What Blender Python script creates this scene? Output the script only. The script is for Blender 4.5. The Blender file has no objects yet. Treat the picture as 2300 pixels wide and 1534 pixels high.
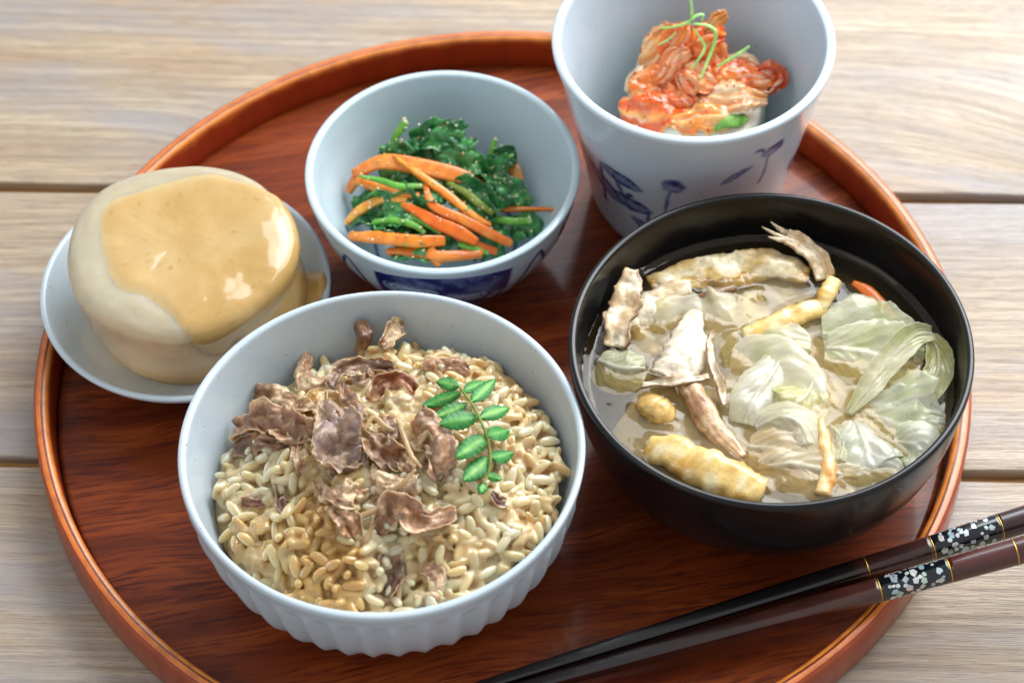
import bpy, math, random
import numpy as np
from mathutils import Vector, Matrix, noise as mnoise
random.seed(7); rng = np.random.default_rng(7)
S = 0.01                                   # everything below is written in centimetres
sc = bpy.context.scene
COL = sc.collection
# ------------------------------------------------------------------ camera
CAM = np.array([0.256, -53.342, 68.924])
CR = np.array([0.99976781, -0.01740527, -0.0127036])
CU = np.array([0.02152404, 0.77873589, 0.62698256])
CD = np.array([0.00102005, 0.62711041, -0.77892971])
FPX, PW, PH_ = 6000.0, 2300.0, 1534.0
cd = bpy.data.cameras.new('camera'); cam = bpy.data.objects.new('camera', cd); COL.objects.link(cam)
cd.sensor_width = 36.0; cd.lens = FPX / PW * 36.0; cd.clip_start = 0.05; cd.clip_end = 60
m = Matrix.Identity(4)
for i in range(3):
    m[i][0], m[i][1], m[i][2], m[i][3] = CR[i], CU[i], -CD[i], CAM[i] * S
cam.matrix_world = m
cd.dof.use_dof = True; cd.dof.focus_distance = 0.805; cd.dof.aperture_fstop = 11.0; cd.dof.aperture_blades = 7
sc.camera = cam
def P(px, py, z):
    v = CD + (px - PW/2)/FPX*CR - (py - PH_/2)/FPX*CU
    return CAM + (z - CAM[2])/v[2]*v
# ------------------------------------------------------------------ light
w = bpy.data.worlds.new('World'); sc.world = w; w.use_nodes = True
bg = w.node_tree.nodes['Background']; bg.inputs[0].default_value = (0.95, 0.97, 1.0, 1); bg.inputs[1].default_value = 0.46
def area(name, loc, target, sx, sy, power, color):
    l = bpy.data.lights.new(name, 'AREA'); l.shape = 'RECTANGLE'; l.size = sx; l.size_y = sy; l.energy = power; l.color = color
    o = bpy.data.objects.new(name, l); COL.objects.link(o); o.location = loc
    o.rotation_euler = (Vector(target) - Vector(loc)).to_track_quat('-Z', 'Y').to_euler(); return o
area('window_light', (0.82, 0.80, 0.86), (0, 0, 0.02), 1.35, 1.15, 25, (1.0, 0.985, 0.96))
area('added_sheen_light', (0.66, 1.30, 1.74), (0, 0, 0), 1.5, 1.0, 26, (0.86, 0.93, 1.0))  # added lamp in place of pale surfaces higher up, for broth and table sheen
area('room_light', (-1.3, -0.6, 1.9), (0, 0, 0), 1.2, 1.2, 4, (1.0, 0.88, 0.74))
sc.view_settings.view_transform = 'Standard'; sc.view_settings.look = 'None'
sc.view_settings.exposure = 0.38; sc.view_settings.gamma = 1.0
sc.cycles.use_denoising = True; sc.cycles.max_bounces = 10; sc.cycles.transparent_max_bounces = 16
sc.cycles.sample_clamp_indirect = 6.0
# ------------------------------------------------------------------ helpers
def H(h):
    h = h.lstrip('#'); o = []
    for i in (0, 2, 4):
        c = int(h[i:i+2], 16)/255; o.append(c/12.92 if c <= 0.04045 else ((c+0.055)/1.055)**2.4)
    return np.array(o)
def nz(x, y, z=0.0): return mnoise.noise(Vector((x, y, z)))
def fb(x, y, z=0.0, o=3): return mnoise.fractal(Vector((x, y, z)), 1.0, 2.0, o)
def sstep(a, b, x):
    t = min(1, max(0, (x-a)/(b-a))) if a != b else float(x > a); return t*t*(3-2*t)
def mix(a, b, t): return a*(1-t) + b*t
def unit(v): return v/ (np.linalg.norm(v)+1e-12)
def mesh(name, V, F, cols=None, smooth=True, mats=None, fm=None, attrs=None):
    me = bpy.data.meshes.new(name)
    me.from_pydata((np.asarray(V, float)*S).tolist(), [], [tuple(f) for f in F])
    if smooth: me.polygons.foreach_set('use_smooth', [True]*len(me.polygons))
    if cols is not None:
        a = me.color_attributes.new('Col', 'FLOAT_COLOR', 'POINT')
        c = np.ones((len(V), 4), np.float32); c[:, :3] = np.asarray(cols); a.data.foreach_set('color', c.ravel())
    for k, arr in (attrs or {}).items():
        arr = np.asarray(arr, np.float32)
        if arr.ndim == 1:
            a = me.attributes.new(k, 'FLOAT', 'POINT'); a.data.foreach_set('value', arr)
        else:
            a = me.attributes.new(k, 'FLOAT_VECTOR', 'POINT'); a.data.foreach_set('vector', arr.ravel())
    for mt in (mats or []): me.materials.append(mt)
    if fm is not None: me.polygons.foreach_set('material_index', fm)
    me.update(); return me
def obj(name, me, parent=None):
    o = bpy.data.objects.new(name, me); COL.objects.link(o)
    if parent is not None: o.parent = parent
    return o
def tag(o, label=None, cat=None, group=None, kind=None):
    if label: o['label'] = label
    if cat: o['category'] = cat
    if group: o['group'] = group
    if kind: o['kind'] = kind
    return o
def thing(name, loc, label, cat, group=None):
    o = bpy.data.objects.new(name, None); COL.objects.link(o); o.location = Vector(loc)*S
    o.empty_display_size = 0.01
    return tag(o, label, cat, group)
def part(name, me, root, world=True):
    o = obj(name, me, root)
    if world: o.location = -root.location if root.parent is None else (0, 0, 0)
    return o
def catmull(pts, n):
    p = np.asarray(pts, float)
    if len(p) == 2: p = np.array([p[0], (p[0]+p[1])/2, p[1]])
    e = np.vstack([2*p[0]-p[1], p, 2*p[-1]-p[-2]]); out = []
    k = len(p)-1
    for i in range(n):
        t = i/(n-1)*k; j = min(int(t), k-1); f = t-j
        a, b, c, d = e[j], e[j+1], e[j+2], e[j+3]
        out.append(0.5*((2*b)+(-a+c)*f+(2*a-5*b+4*c-d)*f*f+(-a+3*b-3*c+d)*f**3))
    return np.array(out)
def lerpl(arr, t):
    if np.isscalar(arr): return arr
    return float(np.interp(t, np.linspace(0, 1, len(arr)), arr))
def frames(c, up):
    T = np.gradient(c, axis=0); T /= np.linalg.norm(T, axis=1)[:, None]+1e-12
    s = np.cross(T, up); s /= np.linalg.norm(s, axis=1)[:, None]+1e-12
    return T, s, np.cross(s, T)
UP = unit(np.array([0.05, -0.35, 1.0]))
def sweep(pts, wid, thk, n=24, ns=12, up=UP, power=2.0, rough=0.0, rf=1.5, seed=0, cf=None, tw=0.0):
    """rounded bar along a curve: half width wid, half thickness thk"""
    c = catmull(pts, n); T, sd, nm = frames(c, np.asarray(up, float)); V = []; C = []; F = []
    for i in range(n):
        t = i/(n-1); a, b = lerpl(wid, t), lerpl(thk, t)
        for j in range(ns):
            th = 2*math.pi*j/ns; cx, sx = math.cos(th), math.sin(th)
            x = math.copysign(abs(cx)**(2/power), cx)*a; y = math.copysign(abs(sx)**(2/power), sx)*b
            q = tw*t; x, y = x*math.cos(q)-y*math.sin(q), x*math.sin(q)+y*math.cos(q)
            k = 1.0
            if rough: k += rough*fb(t*len(pts)*rf+seed*3.7, cx*rf*.6, sx*rf*.6+seed)
            p = c[i]+sd[i]*x*k+nm[i]*y*k; V.append(p)
            if cf: C.append(cf(t, th, p))
    for i in range(n-1):
        for j in range(ns):
            k = (j+1) % ns; F.append((i*ns+j, i*ns+k, (i+1)*ns+k, (i+1)*ns+j))
    for e, base in ((0, 0), (1, (n-1)*ns)):
        ci = len(V); d = -T[0] if e == 0 else T[-1]
        V.append(c[0 if e == 0 else -1]+d*min(lerpl(thk, e), lerpl(wid, e))*0.35)
        if cf: C.append(cf(float(e), 0, V[-1]))
        for j in range(ns):
            k = (j+1) % ns; F.append((base+k, base+j, ci) if e == 0 else (base+j, base+k, ci))
    return np.array(V), F, (np.array(C) if cf else None)
def sheet(pts, width, nu=26, nv=13, thick=0.06, up=UP, curl=0.0, roll=0.0, ruf=0.1, rf=1.2, edge=0.0, rag=0.12, taper=0.0, seed=0, cf=None, fold=0.0, rib=0.0, rn=7.0, fine=0.0, vein=0.0):
    """crumpled thin sheet along a spine, with real thickness; ruf waves, curl bends it across, edge ruffles the rims"""
    c = catmull(pts, nu); T, sd, nm = frames(c, np.asarray(up, float)); G = np.zeros((nu, nv, 3)); UVs = np.zeros((nu, nv, 2))
    L = np.concatenate([[0], np.cumsum(np.linalg.norm(np.diff(c, axis=0), axis=1))])
    for i in range(nu):
        u = i/(nu-1); w0 = lerpl(width, u)
        if taper: w0 *= (1-taper)+taper*math.sqrt(max(0, math.sin(math.pi*min(max(u*0.98+0.01, 0), 1))))
        a0 = roll*(u-.5)
        s_, n_ = sd[i]*math.cos(a0)+nm[i]*math.sin(a0), nm[i]*math.cos(a0)-sd[i]*math.sin(a0)
        for j in range(nv):
            v = 2*j/(nv-1)-1
            wv = w0*(1+rag*(fb(L[i]*1.6+seed*1.3, (2 if v > 0 else -2)+seed, 0.3)+.6*nz(L[i]*6+seed, (3 if v > 0 else -3), .7)))
            x = v*wv; cu = curl*(1+.35*nz(L[i]*.7, seed*2.1))
            if abs(cu) > 1e-3:
                a = cu*v; ox, oz = wv*math.sin(a)/cu, wv*(1-math.cos(a))/cu
            else: ox, oz = x, 0
            if fold: oz += fold*wv*abs(math.sin(v*math.pi*1.1+seed))
            q = L[i]*rf; y = v*w0*rf
            if rib: oz += rib*math.sin(v*rn+seed+1.8*nz(L[i]*.9, v*.8, seed))*(.6+.6*nz(L[i]*1.3, seed, 7))
            if vein: oz += vein*(1.6*math.exp(-(v/.07)**2)+.9*max(0, math.sin((abs(v)*2.2-u*3.4+.15*nz(u*5, v*5, seed))*9))**6)
            if fine: oz += fine*fb(L[i]*5.5, v*w0*5.5, seed*1.7)
            oz += ruf*fb(q+seed*5.1, y+seed*2.3, seed*.7)*1.3 + edge*abs(v)**2*math.sin(L[i]*4.2+seed*1.9+(2.1 if v > 0 else 0)+1.5*nz(L[i]*2, seed))
            ox += ruf*.6*nz(q*1.1+9, y+seed, 4.2)
            ot = (ruf*.6+rag*.25)*nz(q*.9+3, y*1.3+seed, 8.2)
            G[i, j] = c[i]+s_*ox+n_*oz+T[i]*ot; UVs[i, j] = (u, v)
    du = np.gradient(G, axis=0); dv = np.gradient(G, axis=1); N = np.cross(du, dv); N /= np.linalg.norm(N, axis=2)[:, :, None]+1e-12
    tt = np.array([[thick*(0.5+.5*min(1, 3*(1-abs(UVs[i, j, 1])))) for j in range(nv)] for i in range(nu)])[:, :, None]
    A = G+N*tt/2; B = G-N*tt/2
    V = np.vstack([A.reshape(-1, 3), B.reshape(-1, 3)]); F = []; o = nu*nv
    for i in range(nu-1):
        for j in range(nv-1):
            a, b, c2, d = i*nv+j, i*nv+j+1, (i+1)*nv+j+1, (i+1)*nv+j
            F.append((a, d, c2, b)); F.append((o+a, o+b, o+c2, o+d))
    ring = [j for j in range(nv)]+[i*nv+nv-1 for i in range(1, nu)]+[(nu-1)*nv+j for j in range(nv-2, -1, -1)]+[i*nv for i in range(nu-2, 0, -1)]
    for k in range(len(ring)):
        a, b = ring[k], ring[(k+1) % len(ring)]; F.append((a, b, o+b, o+a))
    C = None
    if cf:
        cc = np.array([cf(UVs[i, j, 0], UVs[i, j, 1], G[i, j]) for i in range(nu) for j in range(nv)]); C = np.vstack([cc, cc])
    return V, F, C
def lathe(prof, n, cx, cy, rmod=None, sub=4, closed=False):
    p = np.asarray(prof, float)
    if sub > 1: p = catmull(p, (len(p)-1)*sub+1)
    V = []; F = []
    th = np.linspace(0, 2*math.pi, n, endpoint=False)
    for k, (r, z) in enumerate(p):
        rr = np.full(n, r) if rmod is None else rmod(th, r, z, k, len(p))
        V.append(np.stack([cx+rr*np.cos(th), cy+rr*np.sin(th), np.full(n, z)], -1))
    V = np.concatenate(V); K = len(p)
    for k in range(K-1 if not closed else K):
        k2 = (k+1) % K
        for j in range(n):
            j2 = (j+1) % n; F.append((k*n+j, k*n+j2, k2*n+j2, k2*n+j))
    return V, F, p, th
def cap(V, F, n, ring, z=None, flip=False):
    c = V[ring*n:(ring+1)*n].mean(0); i = len(V); V = np.vstack([V, c])
    for j in range(n):
        a, b = ring*n+j, ring*n+(j+1) % n; F.append((b, a, i) if flip else (a, b, i))
    return V, F
# ------------------------------------------------------------------ materials
class Mat:
    def __init__(s, name):
        s.m = bpy.data.materials.new(name); s.m.use_nodes = True; s.t = s.m.node_tree
        s.b = s.t.nodes['Principled BSDF']; s.out = s.t.nodes['Material Output']
    def n(s, typ, inp=None, **pr):
        nd = s.t.nodes.new('ShaderNode'+typ)
        for k, v in pr.items(): setattr(nd, k, v)
        for k, v in (inp or {}).items(): s.set(nd, k, v)
        return nd
    def set(s, nd, k, v):
        if isinstance(v, bpy.types.NodeSocket): s.t.links.new(v, nd.inputs[k])
        else:
            if isinstance(v, (np.ndarray, list)): v = tuple(v)
            if isinstance(v, tuple) and len(v) == 3 and len(getattr(nd.inputs[k], 'default_value', ())) == 4: v = v+(1.0,)
            nd.inputs[k].default_value = v
    def p(s, **kw):
        for k, v in kw.items():
            s.set(s.b, {'base': 'Base Color', 'rough': 'Roughness', 'sss': 'Subsurface Weight', 'sr': 'Subsurface Radius', 'ss': 'Subsurface Scale', 'coat': 'Coat Weight', 'coatr': 'Coat Roughness', 'ior': 'IOR', 'metal': 'Metallic', 'norm': 'Normal', 'alpha': 'Alpha', 'trans': 'Transmission Weight', 'spec': 'Specular IOR Level', 'sheen': 'Sheen Weight'}[k], v)
        return s
    def attr(s, name): return s.n('Attribute', attribute_name=name)
    def objc(s): return s.n('TexCoord').outputs['Object']
    def math(s, op, a, b=0.5, clamp=False):
        nd = s.n('Math', operation=op, use_clamp=clamp); s.set(nd, 0, a); s.set(nd, 1, b); return nd.outputs[0]
    def noise(s, vec, scale, detail=3, rough=.55, dist=0.0):
        return s.n('TexNoise', {'Vector': vec, 'Scale': scale, 'Detail': detail, 'Roughness': rough, 'Distortion': dist}).outputs[0]
    def mapv(s, vec, scale=(1, 1, 1), rot=(0, 0, 0), loc=(0, 0, 0)):
        return s.n('Mapping', {'Vector': vec, 'Scale': scale, 'Rotation': rot, 'Location': loc}).outputs[0]
    def ramp(s, fac, stops, interp='LINEAR'):
        nd = s.n('ValToRGB', {'Fac': fac}); r = nd.color_ramp; r.interpolation = interp
        while len(r.elements) < len(stops): r.elements.new(0.5)
        for e, (pos, c) in zip(r.elements, stops):
            e.position = pos; e.color = tuple(c)+(1.0,) if not np.isscalar(c) else (c, c, c, 1)
        return nd.outputs[0]
    def mixc(s, f, a, b, mode='MIX'):
        nd = s.n('Mix', data_type='RGBA', blend_type=mode)
        s.set(nd, 0, f)
        for i, v in ((6, a), (7, b)): s.set(nd, i, v)
        return nd.outputs[2]
    def bump(s, h, strength=.3, dist=.001):
        return s.n('Bump', {'Height': h, 'Strength': strength, 'Distance': dist}).outputs[0]
def food(name, rough=.4, sss=.0, rad=(.006, .003, .0015), var=.25, vs=300, bump=.25, bs=900, bd=.0006, coat=0.0, coatr=.12, spec=.5):
    M = Mat(name); a = M.attr('Col').outputs[0]; o = M.objc()
    n1 = M.noise(o, vs, 3); f = M.ramp(n1, [(.3, 1-var), (.7, 1+var*.6)])
    col = M.mixc(1.0, a, f, 'MULTIPLY'); M.p(base=col, rough=rough, sss=sss, ss=1.0, coat=coat, coatr=coatr, spec=spec)
    M.b.inputs['Subsurface Radius'].default_value = rad
    if bump: M.p(norm=M.bump(M.noise(o, bs, 4, .6), bump, bd))
    return M.m

# table planks
M = Mat('weathered_plank_wood'); g = M.attr('grain').outputs['Vector']
fine = M.noise(M.mapv(g, (22, 640, 1)), 1.0, 6, .72); med = M.noise(M.mapv(g, (7, 170, 1)), 1.0, 6, .7, .2)
pore = M.noise(M.mapv(g, (110, 2200, 1)), 1.0, 3, .6)
wav = M.n('TexWave', {'Vector': M.mapv(g, (1.2, 70, 1)), 'Scale': 1.0, 'Distortion': 2.6, 'Detail': 5, 'Detail Scale': 2.2, 'Detail Roughness': .7}, wave_type='BANDS', bands_direction='Y', wave_profile='SAW').outputs[1]
blot = M.noise(M.mapv(g, (9, 30, 1)), 1.0, 5, .65); warm = M.noise(M.mapv(g, (6, 34, 1), loc=(4, 9, 0)), 1.0, 4, .6)
c1 = M.ramp(med, [(.30, H('#93806c')), (.5, H('#ae9c84')), (.70, H('#c8b89e'))])
c1 = M.mixc(M.ramp(warm, [(.5, 0.0), (.75, .5)]), c1, H('#b48a58'))
c2 = M.mixc(M.ramp(wav, [(.45, 0.0), (1.0, .4)]), c1, H('#84705a'))
c3 = M.mixc(M.ramp(fine, [(.38, .6), (.54, 0.0)]), c2, H('#7f6b54'))
c3 = M.mixc(M.ramp(pore, [(.34, .6), (.46, 0.0)]), c3, H('#655445'))
c4 = M.mixc(M.ramp(blot, [(.44, 0.0), (.64, .7)]), c3, H('#8f8d92'))
kn = M.attr('knot').outputs['Fac']
c5 = M.mixc(kn, c4, H('#5f5348'))
hgt = M.math('ADD', M.math('MULTIPLY', fine, .5), M.math('MULTIPLY', wav, .8))
M.p(base=c5, rough=M.ramp(fine, [(.3, .46), (.7, .27)]), norm=M.bump(M.math('ADD', hgt, M.math('MULTIPLY', pore, .4)), .7, .0007), spec=.75); PLANK = M.m
M = Mat('plank_joint_wood'); o = M.objc()
M.p(base=M.ramp(M.noise(M.mapv(o, (30, 300, 100)), 1, 3), [(.3, H('#6a4520')), (.7, H('#b08448'))]), rough=.6); JOINT = M.m
# tray
M = Mat('lacquered_tray_floor_wood'); o = M.mapv(M.objc(), rot=(0, 0, math.radians(-11)))
warp = M.noise(M.mapv(o, (10, 14, 1)), 1, 2); wv = M.n('VectorMath', {0: o, 1: M.n('CombineXYZ', {'Y': M.math('MULTIPLY', M.math('SUBTRACT', warp, .5), .02)}).outputs[0]}, operation='ADD').outputs[0]
s1 = M.noise(M.mapv(wv, (70, 700, 1)), 1, 3, .6); s2 = M.noise(M.mapv(wv, (9, 105, 1)), 1, 3, .55); s3 = M.noise(M.mapv(wv, (42, 860, 1), loc=(3, 5, 0)), 1, 2, .55)
reg = M.noise(M.mapv(wv, (12, 42, 1), loc=(7, 1, 0)), 1, 2)
base = M.ramp(s2, [(.25, H('#52200d')), (.5, H('#7a3412')), (.78, H('#a85424'))])
str_ = M.math('MULTIPLY', M.ramp(s3, [(.56, 0.0), (.62, 1.0)]), M.ramp(reg, [(.40, .05), (.58, 1.0)]))
b2 = M.mixc(M.math('MULTIPLY', str_, .72), base, H('#3c1210'))
b3 = M.mixc(M.ramp(s1, [(.36, .65), (.5, 0.0)]), b2, H('#501a12'))
M.p(base=b3, rough=.45, spec=.15, coat=.22, coatr=.13, norm=M.bump(M.math('SUBTRACT', s1, str_), .25, .0004)); TRAYF = M.m
M = Mat('lacquered_tray_rim_wood'); o = M.objc(); sp = M.n('SeparateXYZ', {0: o}); rad = M.math('SQRT', M.math('ADD', M.math('MULTIPLY', sp.outputs[0], sp.outputs[0]), M.math('MULTIPLY', sp.outputs[1], sp.outputs[1])))
ang = M.math('ARCTAN2', sp.outputs[1], sp.outputs[0])
cyl = M.n('CombineXYZ', {0: M.math('MULTIPLY', ang, 14.0), 1: M.math('MULTIPLY', sp.outputs[2], 60.0), 2: M.math('MULTIPLY', rad, 300.0)}).outputs[0]
gr = M.noise(M.mapv(cyl, (2.2, .7, 1)), 1.0, 4, .6); long_ = M.noise(M.mapv(cyl, (.9, 2.0, 2.2)), 1.0, 3, .6)
t = M.n('MapRange', {'Value': M.math('ADD', rad, M.math('MULTIPLY', M.math('SUBTRACT', long_, .5), .0007)), 'From Min': .1440, 'From Max': .1502}).outputs[0]
lay = M.ramp(t, [(0.0, H('#9c3312')), (.14, H('#a63a14')), (.20, H('#dc7e34')), (.40, H('#e8923f')), (.45, H('#6e2610')), (.52, H('#6e2610')), (.57, H('#e28338')), (.76, H('#d8742e')), (.82, H('#7d2c12')), (.88, H('#a84a1c')), (1.0, H('#94350f'))])
c = M.mixc(M.ramp(gr, [(.35, .35), (.6, 0.0)]), lay, H('#6b200c'))
M.p(base=c, rough=.36, spec=.35, coat=.4, coatr=.2, norm=M.bump(gr, .15, .0004)); TRAYR = M.m
# ceramics
def glaze(name, col, rough=.16, speck=.0, paint=None, bump=.0, coat=.0):
    M = Mat(name); o = M.objc(); base = M.mixc(M.ramp(M.noise(o, 90, 3), [(.35, 0.0), (.7, .5)]), H(col), H(col)*np.array([.90, .94, .97]))
    if paint:
        a = M.attr('paint').outputs['Fac']; br = M.noise(o, 350, 3, .6)
        aa = M.math('MULTIPLY', a, M.ramp(br, [(.2, .9), (.6, 1.15)]), True)
        base = M.mixc(aa, base, M.ramp(M.math('ADD', M.math('MULTIPLY', a, .7), M.math('MULTIPLY', br, .35)), [(.2, H('#7ea4cf')), (.55, H('#1c4a94')), (.9, H('#0c2460'))]))
    if speck:
        v = M.noise(o, 900, 1, .4); base = M.mixc(M.ramp(v, [(.76, 0.0), (.785, speck)]), base, H('#6f6f72'))
    M.p(base=base, rough=rough, coat=coat, coatr=.1)
    if bump: M.p(norm=M.bump(M.noise(o, 260, 4), bump, .0008))
    return M.m
RICEB = glaze('matte_white_glaze', '#bccad4', .24, .9, bump=.12)
CARB = glaze('blue_painted_porcelain', '#c3d6df', .13, 0, True, .06)
CUPB = glaze('flower_painted_porcelain', '#c8d5df', .15, .7, True, .08)
PLATE = glaze('pale_dish_glaze', '#c3d3dd', .2, .7, bump=.08)
M = Mat('black_lacquer'); o = M.objc(); sp = M.n('SeparateXYZ', {0: o})
gv = M.noise(M.n('CombineXYZ', {2: M.math('MULTIPLY', sp.outputs[2], 1400.0)}).outputs[0], 1.0, 3, .6)
M.p(base=M.ramp(M.noise(o, 60, 3), [(.3, H('#0a0a0d')), (.7, H('#141316'))]), rough=.3, spec=.3, coat=.2, coatr=.1, norm=M.bump(gv, .16, .0003)); LACQ = M.m
# ------------------------------------------------------------------ table
table = thing('table_top', (0, 0, -2.2), None, None); tag(table, 'grey brown weathered plank table top under the tray', None, None, 'structure')
TA = math.radians(-2.6); ca, sa = math.cos(TA), math.sin(TA)
KN = [(-9.6, 10.4, .55, .42), (-20.5, -8.5, .5, .35), (24, 2.0, .5, .4), (-12.6, -6.2, .28, .2)]
seams = [32.5, 20.6, 8.76, -3.04, -14.8, -26.6]
for k in range(5):
    y1, y0 = seams[k]-.19, seams[k+1]+.19; nx, ny = 150, 46; V = []; G = []; KF = []; F = []
    prof = [(y0, -2.0), (y0, -.16), (y0+.012, -.07), (y0+.05, -.018), (y0+.10, -.004)]+[(y0+.2+(y1-y0-.4)*j/ny, 0) for j in range(ny+1)]+[(y1-.10, -.004), (y1-.05, -.018), (y1-.012, -.07), (y1, -.16), (y1, -2.0)]
    m_ = len(prof)
    for i in range(nx+1):
        x = -34+68*i/nx
        for (y, z) in prof:
            yy = y+.05*nz(x*.3, k*7.1)*(1 if abs(y-y0) < .3 or abs(y-y1) < .3 else 0)
            V.append((x*ca-yy*sa, x*sa+yy*ca, z)); gy = yy; kf = 0
            for (kx, ky, ax, ay) in KN:
                d2 = ((x-kx)/(ax*4))**2+((yy-ky)/(ay*3.2))**2
                gy += (yy-ky)*1.6*math.exp(-d2)*(1)
                e = ((x-kx)/ax)**2+((yy-ky)/ay)**2; kf = max(kf, math.exp(-e*1.3))
            gy += 5.5*math.exp(-((x-24)/7.5)**2-((yy-11.5)/4.5)**2)*.6 if k == 1 else 0
            gy += .35*nz(x*.09, yy*.15, k*3.3)+.5*math.sin(x*.05+k)
            G.append((x*S, gy*S+z*S, k*1.7)); KF.append(kf)
    for i in range(nx):
        for j in range(m_-1):
            a = i*m_+j; F.append((a, a+m_, a+m_+1, a+1))
    F.append(tuple(range(m_-1, -1, -1))[::-1]); F.append(tuple(nx*m_+j for j in range(m_))[::-1])
    part('plank', mesh('plank', V, F, mats=[PLANK], attrs={'grain': G, 'knot': np.array(KF)*.8}), table)
for k in range(1, 5):
    ys = seams[k]; V = []; F = []
    for x in (-34, 34):
        for (y, z) in ((ys-.6, -1.1), (ys+.6, -1.1), (ys+.6, -.36), (ys-.6, -.36)): V.append((x*ca-y*sa, x*sa+y*ca, z))
    # a tongue that closes the joint between two planks
    V = [(v[0], v[1], v[2]) for v in V]; F = [(0, 1, 5, 4), (1, 2, 6, 5), (2, 3, 7, 6), (3, 0, 4, 7), (0, 3, 2, 1), (4, 5, 6, 7)]
    part('joint_strip', mesh('joint_strip', np.array(V)+np.array([0, 0, 0]), F, mats=[JOINT], smooth=False), table)
# ------------------------------------------------------------------ tray
FZ = 0.62
tray = thing('round_tray', (0, 0, 0), 'round red brown lacquered wooden tray holding all the dishes', 'tray')
n = 256
V, F, p_, th = lathe([(13.6, .04), (14.2, .06), (14.36, .2), (14.37, .5), (14.33, FZ-.02), (14.2, FZ)], n, 0, 0, sub=1)
V, F = cap(V, F, n, 5); V, F = cap(V, F, n, 0, flip=True)
part('tray_floor', mesh('tray_floor', V, F, mats=[TRAYF]), tray)
pr = [(14.40, .10), (14.42, .6), (14.48, 1.4), (14.50, 1.62), (14.53, 1.72), (14.60, 1.775), (14.74, 1.79), (14.88, 1.775), (14.96, 1.72), (15.0, 1.60), (15.0, .9), (14.98, .2), (14.92, .03), (14.7, .0), (14.5, .0), (14.43, .03)]
V, F, p_, th = lathe(pr, n, 0, 0, sub=1, closed=True)
part('rim', mesh('rim', V, F, mats=[TRAYR]), tray)
# ------------------------------------------------------------------ bowls
def bowl(name, label, cat, c, outer, inner, mat, n=192, rmod=None, foot=None, paint=None, sub=5):
    """outer: foot -> rim, inner: rim -> centre"""
    root = thing(name, (c[0], c[1], FZ), label, cat)
    po = catmull(outer, (len(outer)-1)*sub+1); pi_ = catmull(inner, (len(inner)-1)*sub+1)
    prof = np.vstack([po, pi_]); no = len(po)
    V, F, p_, th = lathe(prof, n, c[0], c[1], (lambda t, r, z, k, K: rmod(t, r, z) if (rmod and k < no) else np.full(len(t), r)), sub=1)
    K = len(p_); V, F = cap(V, F, n, K-1); V, F = cap(V, F, n, 0, flip=True)
    at = None
    if paint:
        T_, K_ = np.meshgrid(th, np.arange(K)); T_ = (T_+np.pi) % (2*np.pi)-np.pi
        pv = np.zeros(len(V)); pv[:K*n] = paint(T_.ravel(), p_[K_.ravel(), 0], p_[K_.ravel(), 1], K_.ravel() < no)
        at = {'paint': pv}
    part('bowl_wall', mesh('bowl_wall', V, F, mats=[mat], attrs=at), root)
    fr, fz = foot
    V, F, _, _ = lathe([(fr-.35, FZ+.08), (fr-.3, FZ+.01), (fr-.08, FZ), (fr, FZ+.06), (fr+.04, fz), (fr-.5, fz)], 96, c[0], c[1], sub=2)
    part('foot_ring', mesh('foot_ring', V, F, mats=[mat], attrs={'paint': np.zeros(len(V))}), root)
    return root
RC, SC_, CC, KC, DC = np.array([-3.546, -6.496]), np.array([8.118, -3.167]), np.array([-1.794, 5.372]), np.array([6.396, 8.06]), np.array([-10.187, 2.48])
def flutes(t, r, z):
    a = sstep(5.42, 5.05, z)*sstep(1.1, 2.0, z); q = t*42+.25*(z-4)+.35*np.sin(t*7)
    return r-.13*a*(np.abs(np.sin(q/2))**1.15-.4)+.025*np.sin(t*3+z)
bowl('rice_bowl', 'white fluted bowl filled with brown seasoned rice and beef', 'bowl', RC,
     [(2.3, 1.1), (3.2, 1.2), (4.5, 1.85), (5.2, 2.75), (5.6, 3.8), (5.83, 4.8), (5.93, 5.5), (5.99, 5.82), (5.97, 5.96), (5.88, 6.0)],
     [(5.80, 5.98), (5.74, 5.88), (5.64, 5.4), (5.40, 4.4), (4.95, 3.2), (4.1, 2.2), (2.6, 1.6), (.6, 1.42)], RICEB, 352, flutes, (2.7, 1.2))
bowl('soup_bowl', 'black lacquer bowl of clear soup with cabbage and mushrooms', 'bowl', SC_,
     [(2.6, 1.2), (3.5, 1.3), (4.25, 1.68), (5.05, 2.4), (5.52, 3.2), (5.82, 4.2), (6.0, 5.3), (6.08, 6.0), (6.08, 6.22), (6.02, 6.29)],
     [(5.94, 6.29), (5.86, 6.22), (5.80, 5.8), (5.7, 5.0), (5.55, 4.2), (5.1, 3.0), (4.1, 2.0), (2.5, 1.55), (.6, 1.45)], LACQ, 192, None, (3.0, 1.3))
def ssv(a, b, x):
    t = np.clip((x-a)/(b-a), 0, 1); return t*t*(3-2*t)
def wob(x, y, k=0.0): return (np.sin(x*1.7+y*.9+k)+np.sin(y*2.3-x*1.1+k*2.1)+np.sin((x+y)*3.1+k*.7)*.6)/2.6
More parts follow.
